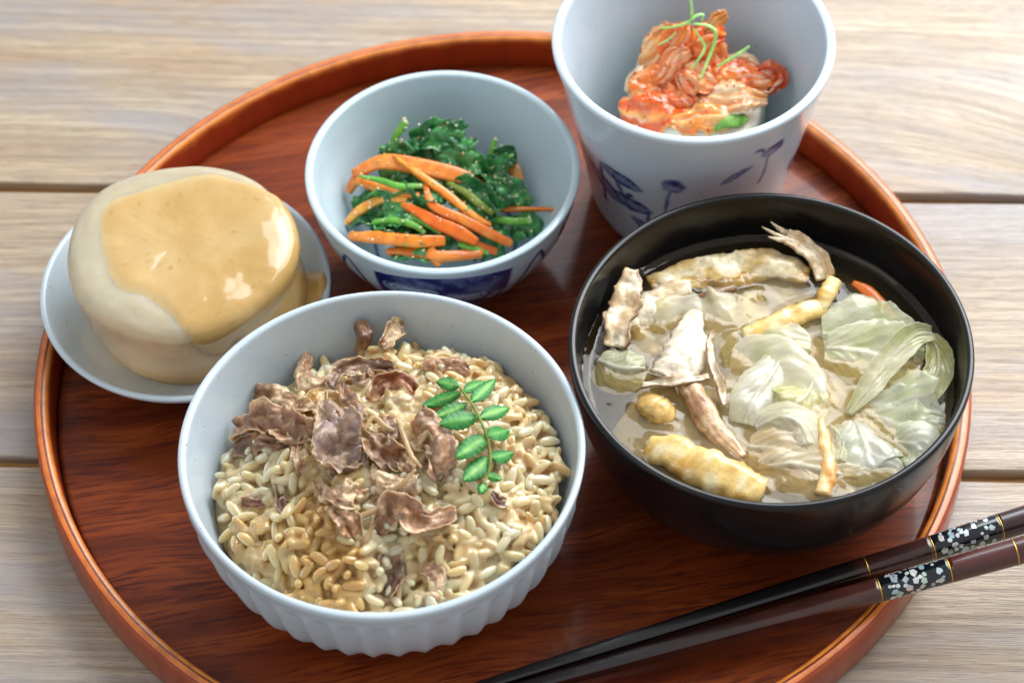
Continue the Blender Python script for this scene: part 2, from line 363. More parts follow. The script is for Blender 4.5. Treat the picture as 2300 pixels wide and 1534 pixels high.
def car_paint(t, r, z, out):
    ring = .8*ssv(.10, .03, np.abs(r-2.35))*(z < 2.4)
    s = (t/(2*np.pi)*4+.5) % 1.0; a = np.abs(s-.5); top = 4.74-.28*(a/.34)**2
    ed = np.minimum(ssv(.35, .325, a), ssv(top, top-.1, z)); u, v = s*13.0, z*2.4; cu = np.zeros_like(t)
    for k in range(26):
        qx, qy = 2.2+(k*1.618) % 8.6, 4.0+(k*2.41) % 6.0
        d = np.hypot(u-qx, v-qy); cu = np.maximum(cu, ssv(.95, .75, d)*(.5+.5*np.cos(d*11+np.arctan2(v-qy, u-qx))))
    pan = ed*np.clip(.86+.2*ssv(.06, .02, np.abs(a-.335))+.14*wob(u, v)-.55*cu, 0, 1)
    q = np.where(s > .5, 1-s, s); zz = np.clip((z-2.9)/1.5, -1, 1); leaf = ssv(.022, .008, np.abs(q-.075*(1-zz*zz)))*(np.abs(z-2.9) < 1.5)
    o = np.where(a < .352, pan, .85*leaf)*(z < 4.8)*(z > 1.0)
    return np.where(out, o, ring)
bowl('blue_patterned_bowl', 'small white bowl with blue painted outside, holding carrot and spinach', 'bowl', CC,
     [(1.9, 1.0), (2.5, 1.1), (3.15, 1.7), (3.66, 2.5), (4.06, 3.3), (4.3, 4.1), (4.42, 4.7), (4.46, 4.88), (4.45, 4.98), (4.38, 5.02)],
     [(4.28, 5.02), (4.2, 4.95), (4.12, 4.6), (3.9, 3.7), (3.45, 2.7), (2.7, 1.8), (1.8, 1.35), (.5, 1.25)], CARB, 480, None, (2.2, 1.1), car_paint, 16)
FLOW = [('head', -101.4, 5.25, 5.0, .50, 0), ('head', -55.5, 6.45, 5.2, .42, -.5), ('line', -101.3, 4.8, -108, 3.2, .05), ('line', -57, 6.0, -59, 4.6, .05), ('line', -66, 6.72, -60, 6.55, .08), ('leaf', -80, 5.35, -64, 5.85, .16),
        ('leaf', -142, 5.0, -117, 4.35, .36), ('leaf', -137, 3.7, -112, 3.3, .38), ('leaf', -152, 4.4, -131, 3.0, .42), ('line', -132, 4.8, -127, 3.0, .09), ('leaf', -126, 2.6, -100, 2.0, .3), ('line', -114, 3.4, -112, 2.0, .08), ('line', -140, 4.7, -146, 2.6, .1), ('line', -122, 3.9, -128, 3.7, .12)]
FLOW = FLOW+[(f[0], f[1]+o, f[2], (f[3] if f[0] == 'head' else f[3]+o), f[4], f[5]) for o in (120, 240) for f in FLOW]
def cup_paint(t, r, z, out):
    d = np.degrees(t); v = np.zeros_like(t)
    for f in FLOW:
        if f[0] == 'head':
            dx = ((d-f[1]+180) % 360-180)*math.pi/180*4.0; dy = z-f[2]; dx = dx+f[5]*dy*.6
            e = (dx/(.42-.18*dy))**2+(dy/(f[4]*.85))**2+.3*wob(dx*6, dy*6, f[1]); near = (np.abs(dx) < 1) & (np.abs(dy) < 1)
            v = np.maximum(v, near*(.72+.28*wob(dx*3, dy*5))*ssv(1.35, .6, e))
        else:
            ax = ((d-f[1]+180) % 360-180)*math.pi/180*4.0; bx = ((f[3]-f[1]+180) % 360-180)*math.pi/180*4.0; by = f[4]-f[2]; ay = z-f[2]
            L = math.hypot(bx, by); q = (ax*bx+ay*by)/L/L; near = (np.abs(ax) < 3.5) & (q > -.1) & (q < 1.1)
            dd = np.abs((ax*by-ay*bx)/L+.10*np.sin(q*3.0+f[2]))+.03*wob(ax*4, ay*4, 2); wd = f[5]*(np.sin(math.pi*np.clip(q, .02, .98))**.7 if f[0] == 'leaf' else 1.0)
            tone = np.where(dd < wd*.55, .62, .95) if f[0] == 'leaf' else .85
            v = np.maximum(v, near*tone*ssv(wd+.09, wd-.07, dd)*ssv(-.05, .03, q)*ssv(1.05, .97, q))
    return np.where(out, v, 0)
bowl('flower_cup', 'tall white cup painted with blue flowers, holding tofu topped with kimchi', 'cup', KC,
     [(2.9, .85), (3.12, .95), (3.25, 1.3), (3.4, 2.2), (3.65, 3.6), (3.95, 5.1), (4.25, 6.6), (4.47, 7.5), (4.56, 7.82), (4.55, 7.95), (4.46, 8.0)],
     [(4.36, 7.99), (4.26, 7.9), (4.16, 7.4), (3.9, 6.0), (3.6, 4.4), (3.3, 2.8), (2.9, 1.8), (2.0, 1.45), (.5, 1.4)], CUPB, 480, None, (3.0, .95), cup_paint, 16)
bowl('shallow_dish', 'pale shallow dish under the simmered daikon, overhanging the tray edge', 'dish', DC,
     [(2.0, 1.0), (2.6, 1.1), (3.5, 1.55), (4.2, 2.1), (4.55, 2.5), (4.68, 2.7), (4.69, 2.8), (4.62, 2.85)],
     [(4.52, 2.83), (4.44, 2.74), (4.2, 2.45), (3.6, 1.9), (2.8, 1.5), (1.6, 1.36), (.4, 1.34)], PLATE, 160, None, (2.3, 1.1))
#FOOD
# ------------------------------------------------------------------ food materials
RICE = food('seasoned_rice', .24, .8, (.003, .002, .0010), .06, 300, .08, 700, .0003, coat=.5, coatr=.09)
_m = RICE.node_tree.nodes['Principled BSDF']; _m.inputs['Transmission Weight'].default_value = .38; _m.inputs['IOR'].default_value = 1.36
MEAT = food('simmered_beef', .33, .3, (.002, .0012, .0008), .4, 650, .65, 1200, .0005, coat=.4, coatr=.16)
LEAF = food('fresh_leaf', .42, .1, (.001, .002, .0006), .25, 900, .35, 1500, .0003, spec=.35)
CARROT = food('carrot_flesh', .3, .3, (.002, .001, .0004), .14, 350, .2, 900, .0004, coat=.15)
SPIN = food('boiled_spinach', .26, .1, (.001, .002, .0006), .4, 420, .6, 700, .0006, coat=.3, coatr=.12)
KIM = food('kimchi_cabbage', .2, .15, (.004, .002, .0008), .22, 240, .3, 500, .0005, coat=.35, coatr=.1)
TOFU = food('white_tofu', .4, .4, (.004, .003, .002), .05, 200, .12, 900, .0003)
DAIK = food('simmered_daikon', .2, .85, (.009, .006, .003), .08, 160, .14, 380, .0005, coat=.55, coatr=.06)
_m = DAIK.node_tree.nodes['Principled BSDF']; _m.inputs['Transmission Weight'].default_value = .5; _m.inputs['IOR'].default_value = 1.36; _m.inputs['Roughness'].default_value = .26
MISO = food('miso_sauce', .22, .3, (.003, .0018, .0008), .03, 700, .12, 380, .0006, coat=.65, coatr=.045, spec=.4)
_m = MISO.node_tree.nodes['Principled BSDF']; _m.inputs['Transmission Weight'].default_value = .25; _m.inputs['IOR'].default_value = 1.38
ABUR = food('fried_tofu', .3, .3, (.003, .002, .001), .14, 420, .3, 750, .0006, coat=.35, coatr=.12)
MUSH = food('maitake_mushroom', .34, .2, (.003, .002, .001), .3, 500, .4, 900, .0005, coat=.35, coatr=.12)
def wet_leaf(name, alpha):
    M = Mat(name); a = M.attr('Col').outputs[0]; o = M.objc()
    vein = M.noise(M.mapv(o, (60, 160, 60)), 3.0, 3); col = M.mixc(1.0, a, M.ramp(vein, [(.3, .85), (.7, 1.08)]), 'MULTIPLY')
    M.p(base=col, rough=.16, coat=.6, coatr=.05, sss=.2, norm=M.bump(M.noise(o, 350, 3), .2, .0005)); M.b.inputs['Subsurface Radius'].default_value = (.003, .003, .0015)
    tl = M.n('BsdfTranslucent', {'Color': col}); mx = M.n('MixShader', {0: .35}); M.t.links.new(M.b.outputs[0], mx.inputs[1]); M.t.links.new(tl.outputs[0], mx.inputs[2])
    tp = M.n('BsdfTransparent', {'Color': (.97, .97, .92)}); m2 = M.n('MixShader', {0: 1-alpha}); M.t.links.new(mx.outputs[0], m2.inputs[1]); M.t.links.new(tp.outputs[0], m2.inputs[2])
    M.t.links.new(m2.outputs[0], M.out.inputs[0]); return M.m
CABB = wet_leaf('translucent_cabbage', .54)
STRAND = wet_leaf('translucent_strand', .8)
SC_ = np.array([8.118, -3.167]); BZ = 4.62
M = Mat('clear_broth'); o = M.objc()
nb = M.bump(M.noise(o, 90, 2), .2, .001)
gl = M.n('BsdfGlossy', {'Color': (1, 1, 1, 1), 'Roughness': .04, 'Normal': nb}); fr = M.n('Fresnel', {'IOR': 1.36, 'Normal': nb})
tp = M.n('BsdfTransparent', {'Color': (.97, .86, .60, 1)}); df = M.n('BsdfDiffuse', {'Color': M.ramp(M.noise(o, 55, 3), [(.35, H('#e6bc74')), (.65, H('#f4dfae'))])})
dv = M.n('VectorMath', {0: o, 1: ((SC_[0]-.1)*S, (SC_[1]-.9)*S, BZ*S)}, operation='DISTANCE').outputs['Value']
cl = M.math('MULTIPLY', M.ramp(M.noise(o, 38, 3), [(.3, .55), (.75, 1.0)]), M.ramp(M.math('MULTIPLY', dv, 16.0), [(.40, .24), (.95, .03)]))
m1 = M.n('MixShader', {0: cl}); M.t.links.new(tp.outputs[0], m1.inputs[1]); M.t.links.new(df.outputs[0], m1.inputs[2])
m2 = M.n('MixShader', {0: M.math('MULTIPLY', fr.outputs[0], 1.0, True)}); M.t.links.new(m1.outputs[0], m2.inputs[1]); M.t.links.new(gl.outputs[0], m2.inputs[2])
M.t.links.new(m2.outputs[0], M.out.inputs[0]); BROTH = M.m
M = Mat('gold_ring'); M.p(base=H('#d9b04a'), metal=1.0, rough=.28); GOLD = M.m
# ------------------------------------------------------------------ rice bowl contents
def rz(px, py): return (380+px/1.7833, 640+py/1.7833)        # enlarged-view coordinates of the rice bowl
def rice_h(x, y):
    dx, dy = x-RC[0], y-RC[1]; r = math.hypot(dx-.35, dy+.45)/5.5
    h = 4.1+1.95*max(0, 1-r*r)**.9+.07*dx
    h += .36*nz(x*.6, y*.6, 3.1)+.42*nz(x*1.1, y*1.1, 7.7)
    h -= .75*math.exp(-((dx-.25)/.45)**2-((dy+3.6)/1.5)**2)
    return h
def onrice(px, py, dz=0.0, hf=rice_h):
    z = 5.2
    for _ in range(14):
        q = P(px, py, z); z = z*.4+(hf(q[0], q[1])+dz)*.6
    return P(px, py, z)
def R(pts, dz=.15):
    out = []
    for t in pts:
        q = rz(t[0], t[1]); out.append(onrice(q[0], q[1], t[2] if len(t) > 2 else dz))
    return np.array(out)
mound = thing('seasoned_rice', (RC[0], RC[1], 1.5), 'mound of glossy tan seasoned rice in the white fluted bowl', 'rice')
GCOL = [H(h) for h in ('#f4daa4', '#f7e2b6', '#f0d092', '#faebca', '#eac582', '#f5deac', '#f8e6c0', '#e4b870')]
def grain_verts(L, W_, T_, bend, nr=7, ns=8):
    V = []; F = []
    for i in range(1, nr):
        a = math.pi*i/nr; z = -math.cos(a); r = math.sin(a)**.85
        for j in range(ns):
            b = 2*math.pi*j/ns; V.append((z*L, r*math.cos(b)*W_+bend*(z*z-.4), r*math.sin(b)*T_))
    for i in range(nr-2):
        for j in range(ns):
            k = (j+1) % ns; F.append((i*ns+j, (i+1)*ns+j, (i+1)*ns+k, i*ns+k))
    V += [(-L, bend*.6, 0), (L, bend*.6, 0)]; a0, a1 = len(V)-2, len(V)-1
    for j in range(ns):
        k = (j+1) % ns; F.append((a0, j, k)); F.append((a1, (nr-2)*ns+k, (nr-2)*ns+j))
    return np.array(V), F
GV = []
for i in range(6): GV.append(grain_verts(random.uniform(.30, .41), random.uniform(.145, .175), random.uniform(.125, .15), random.uniform(-.045, .045)))
grains = []
def inner_r(z): return float(np.interp(z, [1.5, 2.2, 3.2, 4.4, 5.4, 5.9], [2.4, 4.1, 4.95, 5.40, 5.64, 5.74]))
for layer, (sp_, off) in enumerate(((.32, -.04), (.295, -.08), (.36, -.3))):
    cell = {}; cnt = 0
    for tr in range(14000):
        a = random.uniform(0, 2*math.pi); r = 5.55*math.sqrt(random.random()); x, y = RC[0]+r*math.cos(a), RC[1]+r*math.sin(a)
        key = (int(x/sp_), int(y/sp_)); bad = False
        for i in (-1, 0, 1):
            for j in (-1, 0, 1):
                for q in cell.get((key[0]+i, key[1]+j), []):
                    if (q[0]-x)**2+(q[1]-y)**2 < sp_*sp_: bad = True
        if bad: continue
        cell.setdefault(key, []).append((x, y)); z = rice_h(x, y)+off+random.uniform(-.08, .16)*(1 if layer else 1.3)
        if r > inner_r(z)-.22: continue
        e = .25; nx_ = -(rice_h(x+e, y)-rice_h(x-e, y))/(2*e); ny_ = -(rice_h(x, y+e)-rice_h(x, y-e))/(2*e)
        up = Vector((nx_, ny_, 1)).normalized()
        clus = 2.6*nz(x*.7, y*.7, 1.7)
        q = up.to_track_quat('Z', 'Y').to_matrix() @ Matrix.Rotation(clus*2+random.uniform(-.9, .9), 3, 'Z') @ Matrix.Rotation(random.gauss(0, .55), 3, 'Y') @ Matrix.Rotation(random.uniform(-.8, .8), 3, 'X')
        cz = nz(x*.45, y*.45, 9.1)+(-.35 if (x < RC[0]-.5 and y < RC[1]-1) else .1)
        t_ = .58+.9*nz(x*.45, y*.45, 9.1)+(-.30 if (x < RC[0]-.5 and y < RC[1]-1) else .1)+random.gauss(0, .13); ci = (7, 4, 2, 0, 5, 1, 6, 3)[int(min(7.99, max(0, t_*8)))]
        grains.append((layer, np.array([x, y, z]), q, random.randrange(6), ci, random.uniform(.88, 1.12)))
def meaty(p):
    return math.hypot((p[0]-RC[0]+.6)/2.2, (p[1]-RC[1]-1.0)/2.4) < 1
top = [g for g in grains if g[0] == 0 and not meaty(g[1])]; random.shuffle(top); top = top[:300]
ids = set(id(g) for g in top)
gm = {}
for g in top:
    k = (g[3], g[4])
    if k not in gm: gm[k] = mesh('rice_grain', GV[g[3]][0], GV[g[3]][1], np.tile(GCOL[g[4]], (len(GV[g[3]][0]), 1)), mats=[RICE])
    o = obj('rice_grain', gm[k], mound); M4 = g[2].to_4x4(); M4 = M4 @ Matrix.Scale(g[5], 4); M4.translation = Vector(g[1]*S)-mound.location
    o.matrix_basis = M4
V = []; F = []; C = []; off = 0
for g in grains:
    if id(g) in ids: continue
    v = (np.array(g[2]) @ (GV[g[3]][0]*g[5]).T).T+g[1]; V.append(v); F += [tuple(i+off for i in f) for f in GV[g[3]][1]]; C.append(np.tile(GCOL[g[4]], (len(v), 1))); off += len(v)
nd_, nth = 14, 64
core = []; cf_ = []
for i in range(nd_+1):
    for j in range(nth):
        a = 2*math.pi*j/nth; r = 5.15*i/nd_; x, y = RC[0]+r*math.cos(a), RC[1]+r*math.sin(a); core.append((x, y, rice_h(x, y)-.22))
for i in range(nd_):
    for j in range(nth):
        k = (j+1) % nth; cf_.append((off+i*nth+j, off+(i+1)*nth+j, off+(i+1)*nth+k, off+i*nth+k))
nc_ = len(core); core += [(RC[0]+(x-RC[0])*.9, RC[1]+(y-RC[1])*.9, z-.7) for (x, y, z) in core]; cf_ += [tuple(i+nc_ for i in f[::-1]) for f in cf_]
cf_ += [(off+nd_*nth+j, off+nc_+nd_*nth+j, off+nc_+nd_*nth+(j+1) % nth, off+nd_*nth+(j+1) % nth) for j in range(nth)]
V.append(np.array(core)); F += cf_
tmp = obj('packed_rice', mesh('packed_rice', np.vstack(V), F))
md = tmp.modifiers.new('r', 'REMESH'); md.mode = 'VOXEL'; md.voxel_size = .05*S
md = tmp.modifiers.new('s', 'SMOOTH'); md.factor = .5; md.iterations = 3
me = bpy.data.meshes.new_from_object(tmp.evaluated_get(bpy.context.evaluated_depsgraph_get())); bpy.data.objects.remove(tmp)
nv_ = len(me.vertices); co = np.empty(nv_*3, np.float32); me.vertices.foreach_get('co', co); co = co.reshape(-1, 3)/S
ca_ = np.ones((nv_, 4), np.float32)
for i in range(nv_):
    x, y, z = co[i]; t_ = .55+.9*nz(x*.45, y*.45, 9.1)+.5*nz(x*2.2, y*2.2, z*2.2)+(-.35 if (x < RC[0]-.5 and y < RC[1]-1) else .1)
    ca_[i, :3] = mix(H('#e0b66e'), H('#f9e6bc'), min(1, max(0, t_)))
a_ = me.color_attributes.new('Col', 'FLOAT_COLOR', 'POINT'); a_.data.foreach_set('color', ca_.ravel())
me.materials.clear(); me.materials.append(RICE); me.polygons.foreach_set('use_smooth', [True]*len(me.polygons))
o = part('packed_rice', me, mound); tag(o, kind='stuff')
# beef slices
BROWN, MAUVE, PALE, DARK, PINK = H('#8e6644'), H('#967a64'), H('#e0c39c'), H('#684832'), H('#b48a68')
def beefcol(a, b, seed, fat=.5):
    def f(u, v, p):
        q = fb(p[0]*1.5+seed, p[1]*1.5, p[2]*1.5); c = mix(a, b, sstep(-.25, .3, q))
        c = mix(c, DARK, .3*sstep(.1, .45, fb(p[0]*2.4, p[1]*2.4+seed, p[2]*2)))
        return mix(c, PALE, fat*sstep(.72, .98, abs(v)+.3*nz(u*7, seed, v))+fat*.6*sstep(.28, .5, nz(p[0]*3, p[1]*3, seed)))
    return f
BEEF = [
 ([(765, 150, 1.15), (785, 210, .8), (755, 275, .35)], .30, 1.6, .07, BROWN, DARK, 'small dark brown beef curl standing at the back top of the rice'),
 ([(945, 185, .7), (900, 200, .65), (850, 250, .35)], .28, 1.2, .1, BROWN, PALE, 'pale curled beef shred at the back right of the dark curl'),
 ([(560, 285, .35), (535, 360, .35), (570, 410, .25), (650, 390, .15)], .25, 1.2, .09, PALE, PINK, 'pale fatty beef curl at the back left of the mound'),
 ([(640, 410, .3), (680, 350, .5), (780, 330, .45), (900, 335, .25)], .22, .9, .08, MAUVE, DARK, 'long dark beef strip lying across the back of the heap'),
 ([(345, 445, .4), (430, 450, .4), (510, 480, .35), (590, 480, .2)], .30, .5, .13, BROWN, PALE, 'brown beef slice pointing left, upper of the left pair'),
 ([(270, 600, .3), (380, 545, .4), (480, 560, .35), (590, 590, .2)], .36, .5, .15, BROWN, PINK, 'brown ragged beef slice reaching the left edge of the rice'),
 ([(260, 665, .15), (370, 630, .25), (520, 620, .15)], .26, .5, .1, BROWN, DARK, 'dark beef slice lowest at the left of the mound'),
 ([(690, 500, .55), (665, 590, .6), (690, 690, .45), (740, 760, .2)], .55, .7, .14, MAUVE, H('#97807a'), 'broad grey mauve beef slice in the middle of the heap'),
 ([(690, 400, .4), (735, 480, .5), (765, 560, .45)], .22, .9, .09, DARK, BROWN, 'dark folded beef strip above the broad grey slice'),
 ([(815, 470, .4), (850, 410, .5), (930, 395, .45), (985, 430, .25)], .26, 1.1, .10, H('#8a4f2c'), PALE, 'reddish brown beef curl behind the leaf sprig'),
 ([(990, 520, .5), (1050, 590, .55), (1090, 680, .5), (1060, 790, .3)], .38, .9, .12, MAUVE, PINK, 'mauve folded beef slice left of the lower sprig leaves'),
 ([(790, 620, .5), (850, 670, .5), (940, 700, .4)], .33, .8, .12, BROWN, MAUVE, 'brown beef fold between the grey slice and the mauve slice'),
 ([(830, 770, .4), (900, 810, .4), (1000, 790, .3)], .30, 1.0, .10, MAUVE, PALE, 'small grey beef fold below the middle of the heap'),
 ([(840, 985, .25), (890, 900, .5), (960, 900, .45), (1000, 960, .35), (1150, 930, .3)], .33, .9, .10, PINK, BROWN, 'pinkish curled beef slice low in front of the heap'),
 ([(615, 800, .25), (690, 850, .3), (760, 840, .25)], .33, .6, .11, PALE, PINK, 'pale beef flake under the broad grey slice'),
 ([(660, 880, .2), (720, 950, .25), (740, 1010, .1)], .27, .7, .09, PINK, BROWN, 'small pinkish beef flake left of the low curled slice'),
 ([(1020, 360, .2), (1110, 330, .3), (1200, 340, .2)], .30, .8, .1, BROWN, PINK, 'brown beef piece at the back right edge of the rice'),
 ([(870, 1080, .05), (890, 1160, .1), (870, 1250, .1)], .30, .7, .1, BROWN, DARK, 'dark beef piece sunk in the gap at the front'),
 ([(1000, 1120, .1), (1075, 1170, .2), (1060, 1240, .15), (990, 1260, .1)], .24, .9, .09, PINK, PALE, 'pale beef curl at the front edge right of the gap'),
 ([(610, 470, .3), (640, 560, .35), (600, 640, .2)], .26, .8, .1, BROWN, PALE, 'brown beef shred right of the left pair of slices'),
 ([(880, 520, .45), (900, 600, .45), (870, 660, .3)], .25, 1.0, .1, BROWN, MAUVE, 'narrow brown beef fold under the pale noodle strands'),
 ([(430, 800, .12), (445, 870, .2), (470, 930, .12)], .10, .5, .05, H('#6d3b30'), DARK, 'thin dark red beef sliver lying on the left rice'),
 ([(290, 870, .05), (340, 875, .12), (380, 880, .05)], .13, .5, .05, H('#7a4a3c'), BROWN, 'small reddish beef scrap at the far left of the rice'),
 ([(1290, 840, .1), (1320, 870, .2), (1345, 870, .05)], .13, .6, .05, H('#6d4a40'), DARK, 'small dark beef scrap below the tip of the sprig'),
]
for i, (pts, wd, curl, ruf, a, b, lab) in enumerate(BEEF):
    V, F, C = sheet(R(pts)+np.array([0, 0, .05]), wd*1.5, 48, 25, .05, curl=curl*1.15*(1 if i % 2 else -1), roll=1.0*math.sin(i*2.1), ruf=ruf*1.45, rf=1.9, edge=ruf*.9, rag=.3, taper=.45, fold=.16, rib=.05, rn=7, fine=.022, seed=i*1.37+.5, cf=beefcol(a, b, i*3.1))
    tag(obj('beef_slice', mesh('beef_slice', V, F, C, mats=[MEAT])), lab, 'beef slice', 'beef slices on the rice')
for i in range(26):
    a = random.uniform(0, 6.28); rr = math.sqrt(random.random()); px, py = 790+rr*300*math.cos(a), 590+rr*270*math.sin(a); d = random.uniform(0, 6.28); ln = random.uniform(45, 95)
    pts = [(px-ln*math.cos(d)*.6, py-ln*math.sin(d)*.6, .2), (px, py+random.uniform(-15, 15), .38), (px+ln*math.cos(d)*.6, py+ln*math.sin(d)*.6, .2)]
    a_, b_ = random.choice(((BROWN, PALE), (PINK, PALE), (MAUVE, BROWN), (PALE, PINK)))
    V, F, C = sheet(R(pts), random.uniform(.14, .26), 30, 15, .04, curl=random.uniform(-1.8, 1.8), roll=random.uniform(-1, 1), ruf=.12, rf=2.4, edge=.09, rag=.5, taper=.5, seed=200+i*1.9, rib=.04, rn=8, fine=.05, cf=beefcol(a_, b_, i*2.7+50, .45))
    tag(obj('beef_shred', mesh('beef_shred', V, F, C, mats=[MEAT])), 'small crumpled beef shred among the larger slices on the rice', 'beef shred', 'small beef shreds on the rice')
STR = [
 ([(785, 1030, .2), (820, 950, .3), (860, 870, .35)], .085, 'straight pale noodle strand leaning up in front of the heap'),
 ([(740, 935, .3), (820, 905, .4), (930, 865, .4)], .10, 'pale noodle strand lying across below the heap'),
 ([(915, 540, .7), (945, 620, .75), (975, 690, .7), (1010, 730, .5)], .075, 'pale noodle strand hanging over the mauve beef slice'),
 ([(780, 580, .6), (820, 530, .7), (870, 570, .7), (930, 590, .6)], .08, 'curved pale noodle strand arching over the heap centre'),
 ([(1000, 640, .65), (1040, 590, .75), (1070, 650, .6)], .09, 'short looped noodle strand on the mauve beef slice'),
 ([(920, 1290, .12), (925, 1200, .2), (970, 1175, .2)], .09, 'pale curled noodle strand at the front rim'),
 ([(870, 830, .45), (930, 800, .5), (985, 740, .5)], .075, 'pale noodle strand at the lower right of the heap'),
 ([(1080, 350, .3), (1140, 420, .3), (1230, 400, .25), (1410, 430, .3)], .11, 'thick pale noodle strand at the right behind the sprig'),
]
for i, (pts, r_, lab) in enumerate(STR):
    V, F, C = sweep(R(pts), [r_*.7, r_, r_, r_*.6], [r_*.6, r_*.8, r_*.8, r_*.5], 22, 10, rough=.25, seed=i, cf=lambda t, th, p: mix(H('#e3cda4'), H('#d4b27c'), .5+.5*nz(p[0]*2, p[1]*2)))
    tag(obj('noodle_strand', mesh('noodle_strand', V, F, C, mats=[STRAND])), lab, 'noodle', 'noodle strands on the rice')
# leaf sprig
sp = thing('leaf_sprig', onrice(*rz(1270, 780), .3), 'green sprig of small toothed leaflets laid on the rice', 'leaf sprig')
SD = .75
stem = R([(1160, 405, SD+.1), (1215, 480, SD+.12), (1255, 560, SD+.1), (1280, 640, SD), (1287, 700, SD-.1), (1275, 765, SD-.25), (1260, 795, SD-.3)])
V, F, C = sweep(stem, [.035, .04, .045, .045, .03], [.035, .04, .045, .045, .03], 40, 8, cf=lambda t, th, p: mix(H('#6f8a3a'), H('#8a8a45'), t))
part('stem', mesh('stem', V, F, C, mats=[LEAF]), sp)
LF = [((1163, 405), (1072, 385), .20), ((1180, 428), (1268, 382), .19), ((1212, 466), (1306, 375), .21), ((1170, 430), (1016, 482), .19), ((1195, 472), (1056, 535), .20), ((1240, 525), (1086, 556), .26), ((1248, 528), (1360, 492), .22),
      ((1278, 603), (1364, 580), .24), ((1275, 600), (1152, 688), .28), ((1292, 692), (1382, 668), .21), ((1290, 685), (1182, 780), .26), ((1276, 760), (1332, 777), .13), ((1262, 790), (1248, 836), .15)]
for i, (a, b, wd) in enumerate(LF):
    d = SD if a[1] < 640 else SD-.08-(a[1]-640)*.0014
    A, B = R([(a[0], a[1], d), (b[0], b[1], d+.06*math.sin(i*1.7))]); L = B-A; nu, nv = 29, 9; sdv = unit(np.cross(L, UP)); nmv = np.cross(sdv, unit(L)); V = []; C = []; F = []
    for k in range(nu):
        u = k/(nu-1); prof = (math.sin(math.pi*min(1, u*.94+.03))**.75)*(1-.25*u); tooth = 1+.09*(1 if (k % 4) < 2 else -.4)*(u > .12)
        for j in range(nv):
            v = 2*j/(nv-1)-1; q = A+L*(u+.02*abs(v))+sdv*v*wd*1.22*prof*tooth+nmv*(-.05*v*v+.06*math.sin(u*3+i)*(.5+.5*math.sin(i*2.3))+.035*nz(u*3, v*2, i*1.7)); V.append(q)
            c = mix(mix(H('#7cba58'), H('#4a9a44'), .5+.5*math.sin(i*2.9)), H('#2a8038'), sstep(.05, .5, abs(v)+.12*nz(u*6, v*6, i))); c = mix(c, H('#175a28'), .7*sstep(.5, 1, abs(v))); c = mix(c, H('#a6cc7a'), .18*sstep(.09, .02, abs(v))+.12*sstep(.6, .95, math.sin((abs(v)*1.5-u*4)*9)))
            C.append(mix(c, H('#2a7a3a'), .35*sstep(.35, 0, u)+.35*sstep(.7, 1, u)))
    for k in range(nu-1):
        for j in range(nv-1):
            x = k*nv+j; F.append((x, x+1, x+nv+1, x+nv))
    V = np.array(V); V = np.vstack([V, V-nmv*.012]); o_ = nu*nv; F += [tuple(o_+x for x in f[::-1]) for f in F]
    part('leaflet', mesh('leaflet', V, F, C+C, mats=[LEAF]), sp)
#FOOD2
# ------------------------------------------------------------------ soup
BZ = 4.62
def SP(pts):
    return np.array([P(1260+t[0]/1.7833, 420+t[1]/1.7833, BZ+t[2]) for t in pts])
SOUPV = []
def item(name, lab, cat, geo, mat, group=None):
    V, F, C = geo; SOUPV.append(np.asarray(V)); return tag(obj(name, mesh(name, V, F, C, mats=[mat])), lab, cat, group)
def abcol(seed):
    a, b, c = H('#e6c67a'), H('#cfa04c'), H('#f3e6bc')
    return lambda t, th, p: mix(mix(a, b, sstep(-.1, .4, fb(p[0]*1.4, p[1]*1.4+seed, 1))), c, .75*sstep(.1, .5, fb(p[0]*2.2+seed, p[1]*2.2, 5))*(math.sin(th) > -.2))
GA = 'fried tofu strips in the soup'
item('fried_tofu_strip', 'golden fried tofu strip lying in the middle of the soup', 'fried tofu', sweep(SP([(735, 600, .02), (830, 570, .12), (950, 515, .15), (1050, 480, .08)]), [.30, .36, .36, .30], [.22, .26, .26, .2], 34, 18, power=2.6, rough=.22, rf=1.2, seed=1, cf=abcol(1)), ABUR, GA)
item('fried_tofu_strip', 'short golden fried tofu strip standing up behind the middle one', 'fried tofu', sweep(SP([(1035, 490, .1), (1065, 430, .25), (1095, 375, .3)]), [.24, .29, .25], [.2, .24, .2], 26, 16, power=2.6, rough=.22, seed=2, cf=abcol(2)), ABUR, GA)
item('fried_tofu_strip', 'large fried tofu piece at the front left, whitish on top', 'fried tofu', sweep(SP([(350, 1040, .0), (470, 1075, .2), (600, 1140, .25), (720, 1190, .2), (805, 1225, .08)]), [.4, .6, .64, .56, .42], [.22, .32, .34, .3, .22], 40, 20, power=2.8, rough=.25, rf=1.3, seed=3, cf=abcol(3)), ABUR, GA)
item('fried_tofu_strip', 'slim amber fried tofu strip at the front among the cabbage', 'fried tofu', sweep(SP([(1040, 930, .15), (1060, 1050, .15), (1070, 1150, .1), (1050, 1235, .02)]), [.10, .2, .26, .24], [.1, .16, .18, .14], 30, 14, power=2.4, rough=.3, seed=4, cf=lambda t, th, p: mix(H('#d89a4a'), H('#e6c78a'), sstep(-.3, .3, nz(p[0]*2, p[1]*2, 3)))), ABUR, GA)
